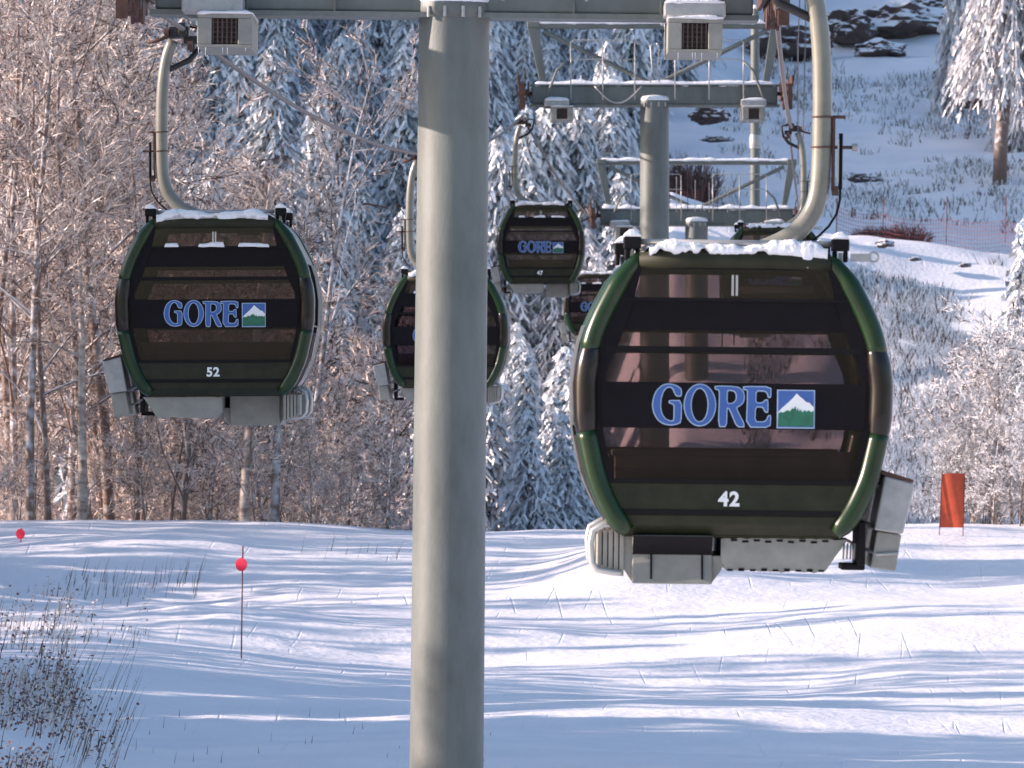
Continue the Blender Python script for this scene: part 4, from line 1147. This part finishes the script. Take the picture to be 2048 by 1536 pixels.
# ------------------------------------------------------------------ markers in the foreground
def disc_marker(px, py_disc, py_base, D, top, rad, label):
    x = (px - 1024) / F * D; zb = P(0, py_base, D).z
    zb = min(zb, gz(x, D)); 
    t = thing('marker_pole', label, 'marker', (x, D, gz(x, D)))
    zd = P(0, py_disc, D).z - t.location.z; zt = P(0, top, D).z - t.location.z
    m = MB(); m.tube([(-.012, 0, -.25), (0, 0, zt * .5), (.012, 0, zt)], .009, 8)
    for k in range(5): m.lathe([(.0095, zt * (k + .5) / 5 - .004), (.012, zt * (k + .5) / 5), (.0095, zt * (k + .5) / 5 + .004)], 8, c=(0.0, 0))
    m.build('bamboo_pole', M['bamboo'], t, True)
    n = 32; vs = []; fs = []
    for y in (-.014, -.022):
        for j in range(n): vs.append((rad * math.cos(2 * math.pi * j / n), y, zd + rad * math.sin(2 * math.pi * j / n)))
    for j in range(n): fs.append((j, (j + 1) % n, n + (j + 1) % n, n + j))
    fs += [tuple(range(n)), tuple(range(2 * n - 1, n - 1, -1))]
    m = MB(); m.add(vs, fs); d_ = m.build('disc', M['disc'], t); d_.rotation_euler = (0, 0, math.radians(-28))
D0 = 79.0
# find the distance at which the ground meets the base of the pole
def ground_hit(px, py, d0=57, d1=112):
    for D in np.arange(d0, d1, .1):
        x = (px - 1024) / F * D
        if 768 - gz(x, D) / D * F <= py: return float(D)
    return d1
Da = ground_hit(483, 1318)
disc_marker(484, 1129, 1318, Da, 1092, 13.3 / F * Da, 'tall bamboo pole with a bright red disc standing in the snow left of the pillar')
Dc = ground_hit(42, 1084)
disc_marker(42, 1068, 1080, Dc, 1056, 10.5 / F * Dc, 'small red disc marker low at the far left snow crest')
Db = ground_hit(1905, 1072)
t = thing('orange_banner', 'upright orange banner on two thin posts at the right snow crest', 'banner', gp(1905, Db))
zt = P(0, 948, Db).z - t.location.z; zl = P(0, 1055, Db).z - t.location.z
w = 50 / F * Db
for x0, x1 in ((-.55 * w, -.42 * w), (.40 * w, .5 * w)):
    m = MB(); m.tube([(x0, 0, -.2), (x1, 0, zt + .04)], .008, 8); m.build('post', M['bamboo'], t)
vs = []; fs = []
nu, nv = 10, 14
for sgn in (-1, 1):
    for j in range(nv + 1):
        for i in range(nu + 1):
            u = i / nu; v = j / nv
            xa = -.53 * w + .13 * w * v; xb2 = .42 * w + .08 * w * v
            vs.append((xa + (xb2 - xa) * u, .02 * math.sin(u * 5 + v * 3) + sgn * .002, zl + (zt - zl) * v + .015 * math.sin(u * 3.1) * (1 if j == nv else 0)))
K = (nu + 1) * (nv + 1)
for j in range(nv):
    for i in range(nu):
        a = j * (nu + 1) + i; fs.append((a, a + 1, a + nu + 2, a + nu + 1)); fs.append((K + a, K + a + nu + 1, K + a + nu + 2, K + a + 1))
m = MB(); m.add(vs, fs); m.build('fabric', M['orange'], t, True)

# ------------------------------------------------------------------ weeds in the foreground
def weeds():
    r = random.Random(15); L = Leaves()
    def stalk(x, y, ln, w, lean, mi, leafy):
        p = Vector((x, y, gz(x, y) - .02)); d = Vector((lean + r.uniform(-.08, .08), r.uniform(-.1, .1), 1)).normalized(); wv = Vector((1, 0, 0)) * w
        for k in range(4):
            q = p + d * ln / 4; L.quad(p - wv * (1 - .2 * k), p + wv * (1 - .2 * k), q + wv * (.8 - .2 * k), q - wv * (.8 - .2 * k), mi)
            d = (d + Vector((r.uniform(-.08, .12), 0, 0))).normalized(); p = q
            if leafy and r.random() < leafy:
                e = Vector((r.uniform(-1, 1), r.uniform(-1, 1), r.uniform(-.6, .6))).normalized() * r.uniform(.02, .06); f = Vector((r.uniform(-1, 1), r.uniform(-.3, .3), r.uniform(-1, 1))).normalized() * .020
                L.quad(p - f * .4, p + e * .5 + f, p + e, p + e * .5 - f, r.choice([2, 2, 1, 3]))
    # clumps by pixel areas of the left corner
    def scatter(n, x0, x1, y0, y1, l0, l1, lean, mis, leafy, w=.0045, thr=-9):
        for _ in range(n):
            px = r.uniform(x0, x1); py = r.uniform(y0, y1); D = ground_hit(px, py, 54, 110); x = (px - 1024) / F * D
            if float(fbm(x * 1.3, D * .35, 41, 3)) < thr: continue
            stalk(x, D, r.uniform(l0, l1), w * r.uniform(.6, 1.4), lean, r.choice(mis), leafy)
    scatter(240, -10, 140, 1330, 1560, .08, .36, .22, [0, 1, 3, 3, 3], .5, .006, -.2)
    scatter(230, -10, 230, 1440, 1560, .08, .36, .22, [0, 1, 3, 3, 3], .5, .006, -.1)
    scatter(420, -10, 150, 1190, 1420, .10, .36, .18, [0, 3, 3, 3], .25, .007, -.2)
    scatter(70, 90, 250, 1350, 1560, .45, .9, .35, [0], .1, .0035)
    scatter(160, 20, 300, 1180, 1300, .06, .2, .15, [1, 3, 3], .3, .007, -.05)
    scatter(90, 120, 400, 1150, 1200, .12, .5, .2, [0, 0, 1], 0, .005)
    scatter(30, 240, 1000, 1430, 1540, .05, .16, .1, [0, 1], 0, .004)
    scatter(10, 560, 800, 1100, 1120, .15, .35, .3, [0], 0, .005)
    # frost puffs on the leafy corner
    for _ in range(2400):
        px = r.uniform(-10, 120) + r.random() ** 2 * 130; py = r.uniform(1340, 1560) ; D = ground_hit(px, py, 54, 110); x = (px - 1024) / F * D
        if float(fbm(x * 1.3, D * .35, 41, 3)) < 0: continue
        c = Vector((x, D, gz(x, D) + r.uniform(.02, .3))); a = Vector((r.uniform(-1, 1), r.uniform(-1, 1), r.uniform(-1, 1))).normalized() * r.uniform(.010, .034); b = a.orthogonal().normalized() * a.length * .7
        L.quad(c - a, c - b, c + a, c + b, r.choice([3, 3, 3, 2, 0]))
    return L.mesh('dry_weeds', [M['weed'], M['twigb'], M['leaf'], M['twigf']])
o = link_mesh('dry_weeds', weeds()); tag(o, 'frosted dry weeds with dead red leaves in the lower left corner', 'weeds', kind='stuff')

# ------------------------------------------------------------------ the wood beside the run, outside the frame at left, whose shade falls across the snow
def side_wood():
    r = random.Random(5); objs = []
    m = MB()
    L = Leaves()
    def tree(x, y, H, rad, bare, dn=26, lf=1.0):
        z = gz(x, y); m.tube([(x, y, z - .3), (x + r.uniform(-.3, .3), y + r.uniform(-.3, .3), z + H)], [.02 * H, .004 * H], 6)
        k = int(rad * H * dn)
        for _ in range(k):
            t = r.random() ** .8; rr2 = rad * (1 - t) + .2; a = r.uniform(0, 6.28); q = rr2 * math.sqrt(r.random())
            c = Vector((x + q * math.cos(a), y + q * math.sin(a), z + H * (bare + (1 - bare) * t)))
            d = Vector((r.uniform(-1, 1), r.uniform(-1, 1), r.uniform(-.6, .6))).normalized() * r.uniform(.15, .4) * lf; e = d.orthogonal().normalized() * r.uniform(.04, .14) * lf
            L.quad(c - d - e, c - d + e, c + d + e, c + d - e, 0 if r.random() < .4 else 1)
    for _ in range(46):
        y = r.uniform(44, 68)
        if 51 < y < 57.5: tree(r.uniform(-30, -16), y, r.uniform(6, 11), r.uniform(.8, 1.5), .3, 14, .7); continue
        tree(r.uniform(-30, -16), y, r.uniform(8, 12) , r.uniform(1.6, 2.6), .03)
    for _ in range(30): tree(r.uniform(-24, -14), r.uniform(60, 75), r.uniform(4.5, 7.5), r.uniform(1.2, 1.9), .02)
    for _ in range(165):
        tree(r.uniform(-50, -16), r.uniform(70, 109), r.uniform(6, 12), r.uniform(.8, 1.9), .3, 13, .55)
    for q in range(8): tree(-13.2 - r.uniform(0, 1.5), 87.5 + q * 1.15, r.uniform(2.6, 3.8), 1.3, .02, 40)
    for v, f in ((m.v, m.f),):
        pass
    base = len(L.v)
    for f in m.f:
        if len(f) == 4: L.quad(*[m.v[i] for i in f], 1)
    return L.mesh('roadside_wood', [M['fsnow'], M['twigb']])
o = link_mesh('roadside_wood', side_wood()); tag(o, 'snowy wood standing left of the run, throwing long shadows over the snow', 'wood', kind='stuff')

scene.render.engine = 'CYCLES'
scene.cycles.max_bounces = 8
scene.cycles.transparent_max_bounces = 16
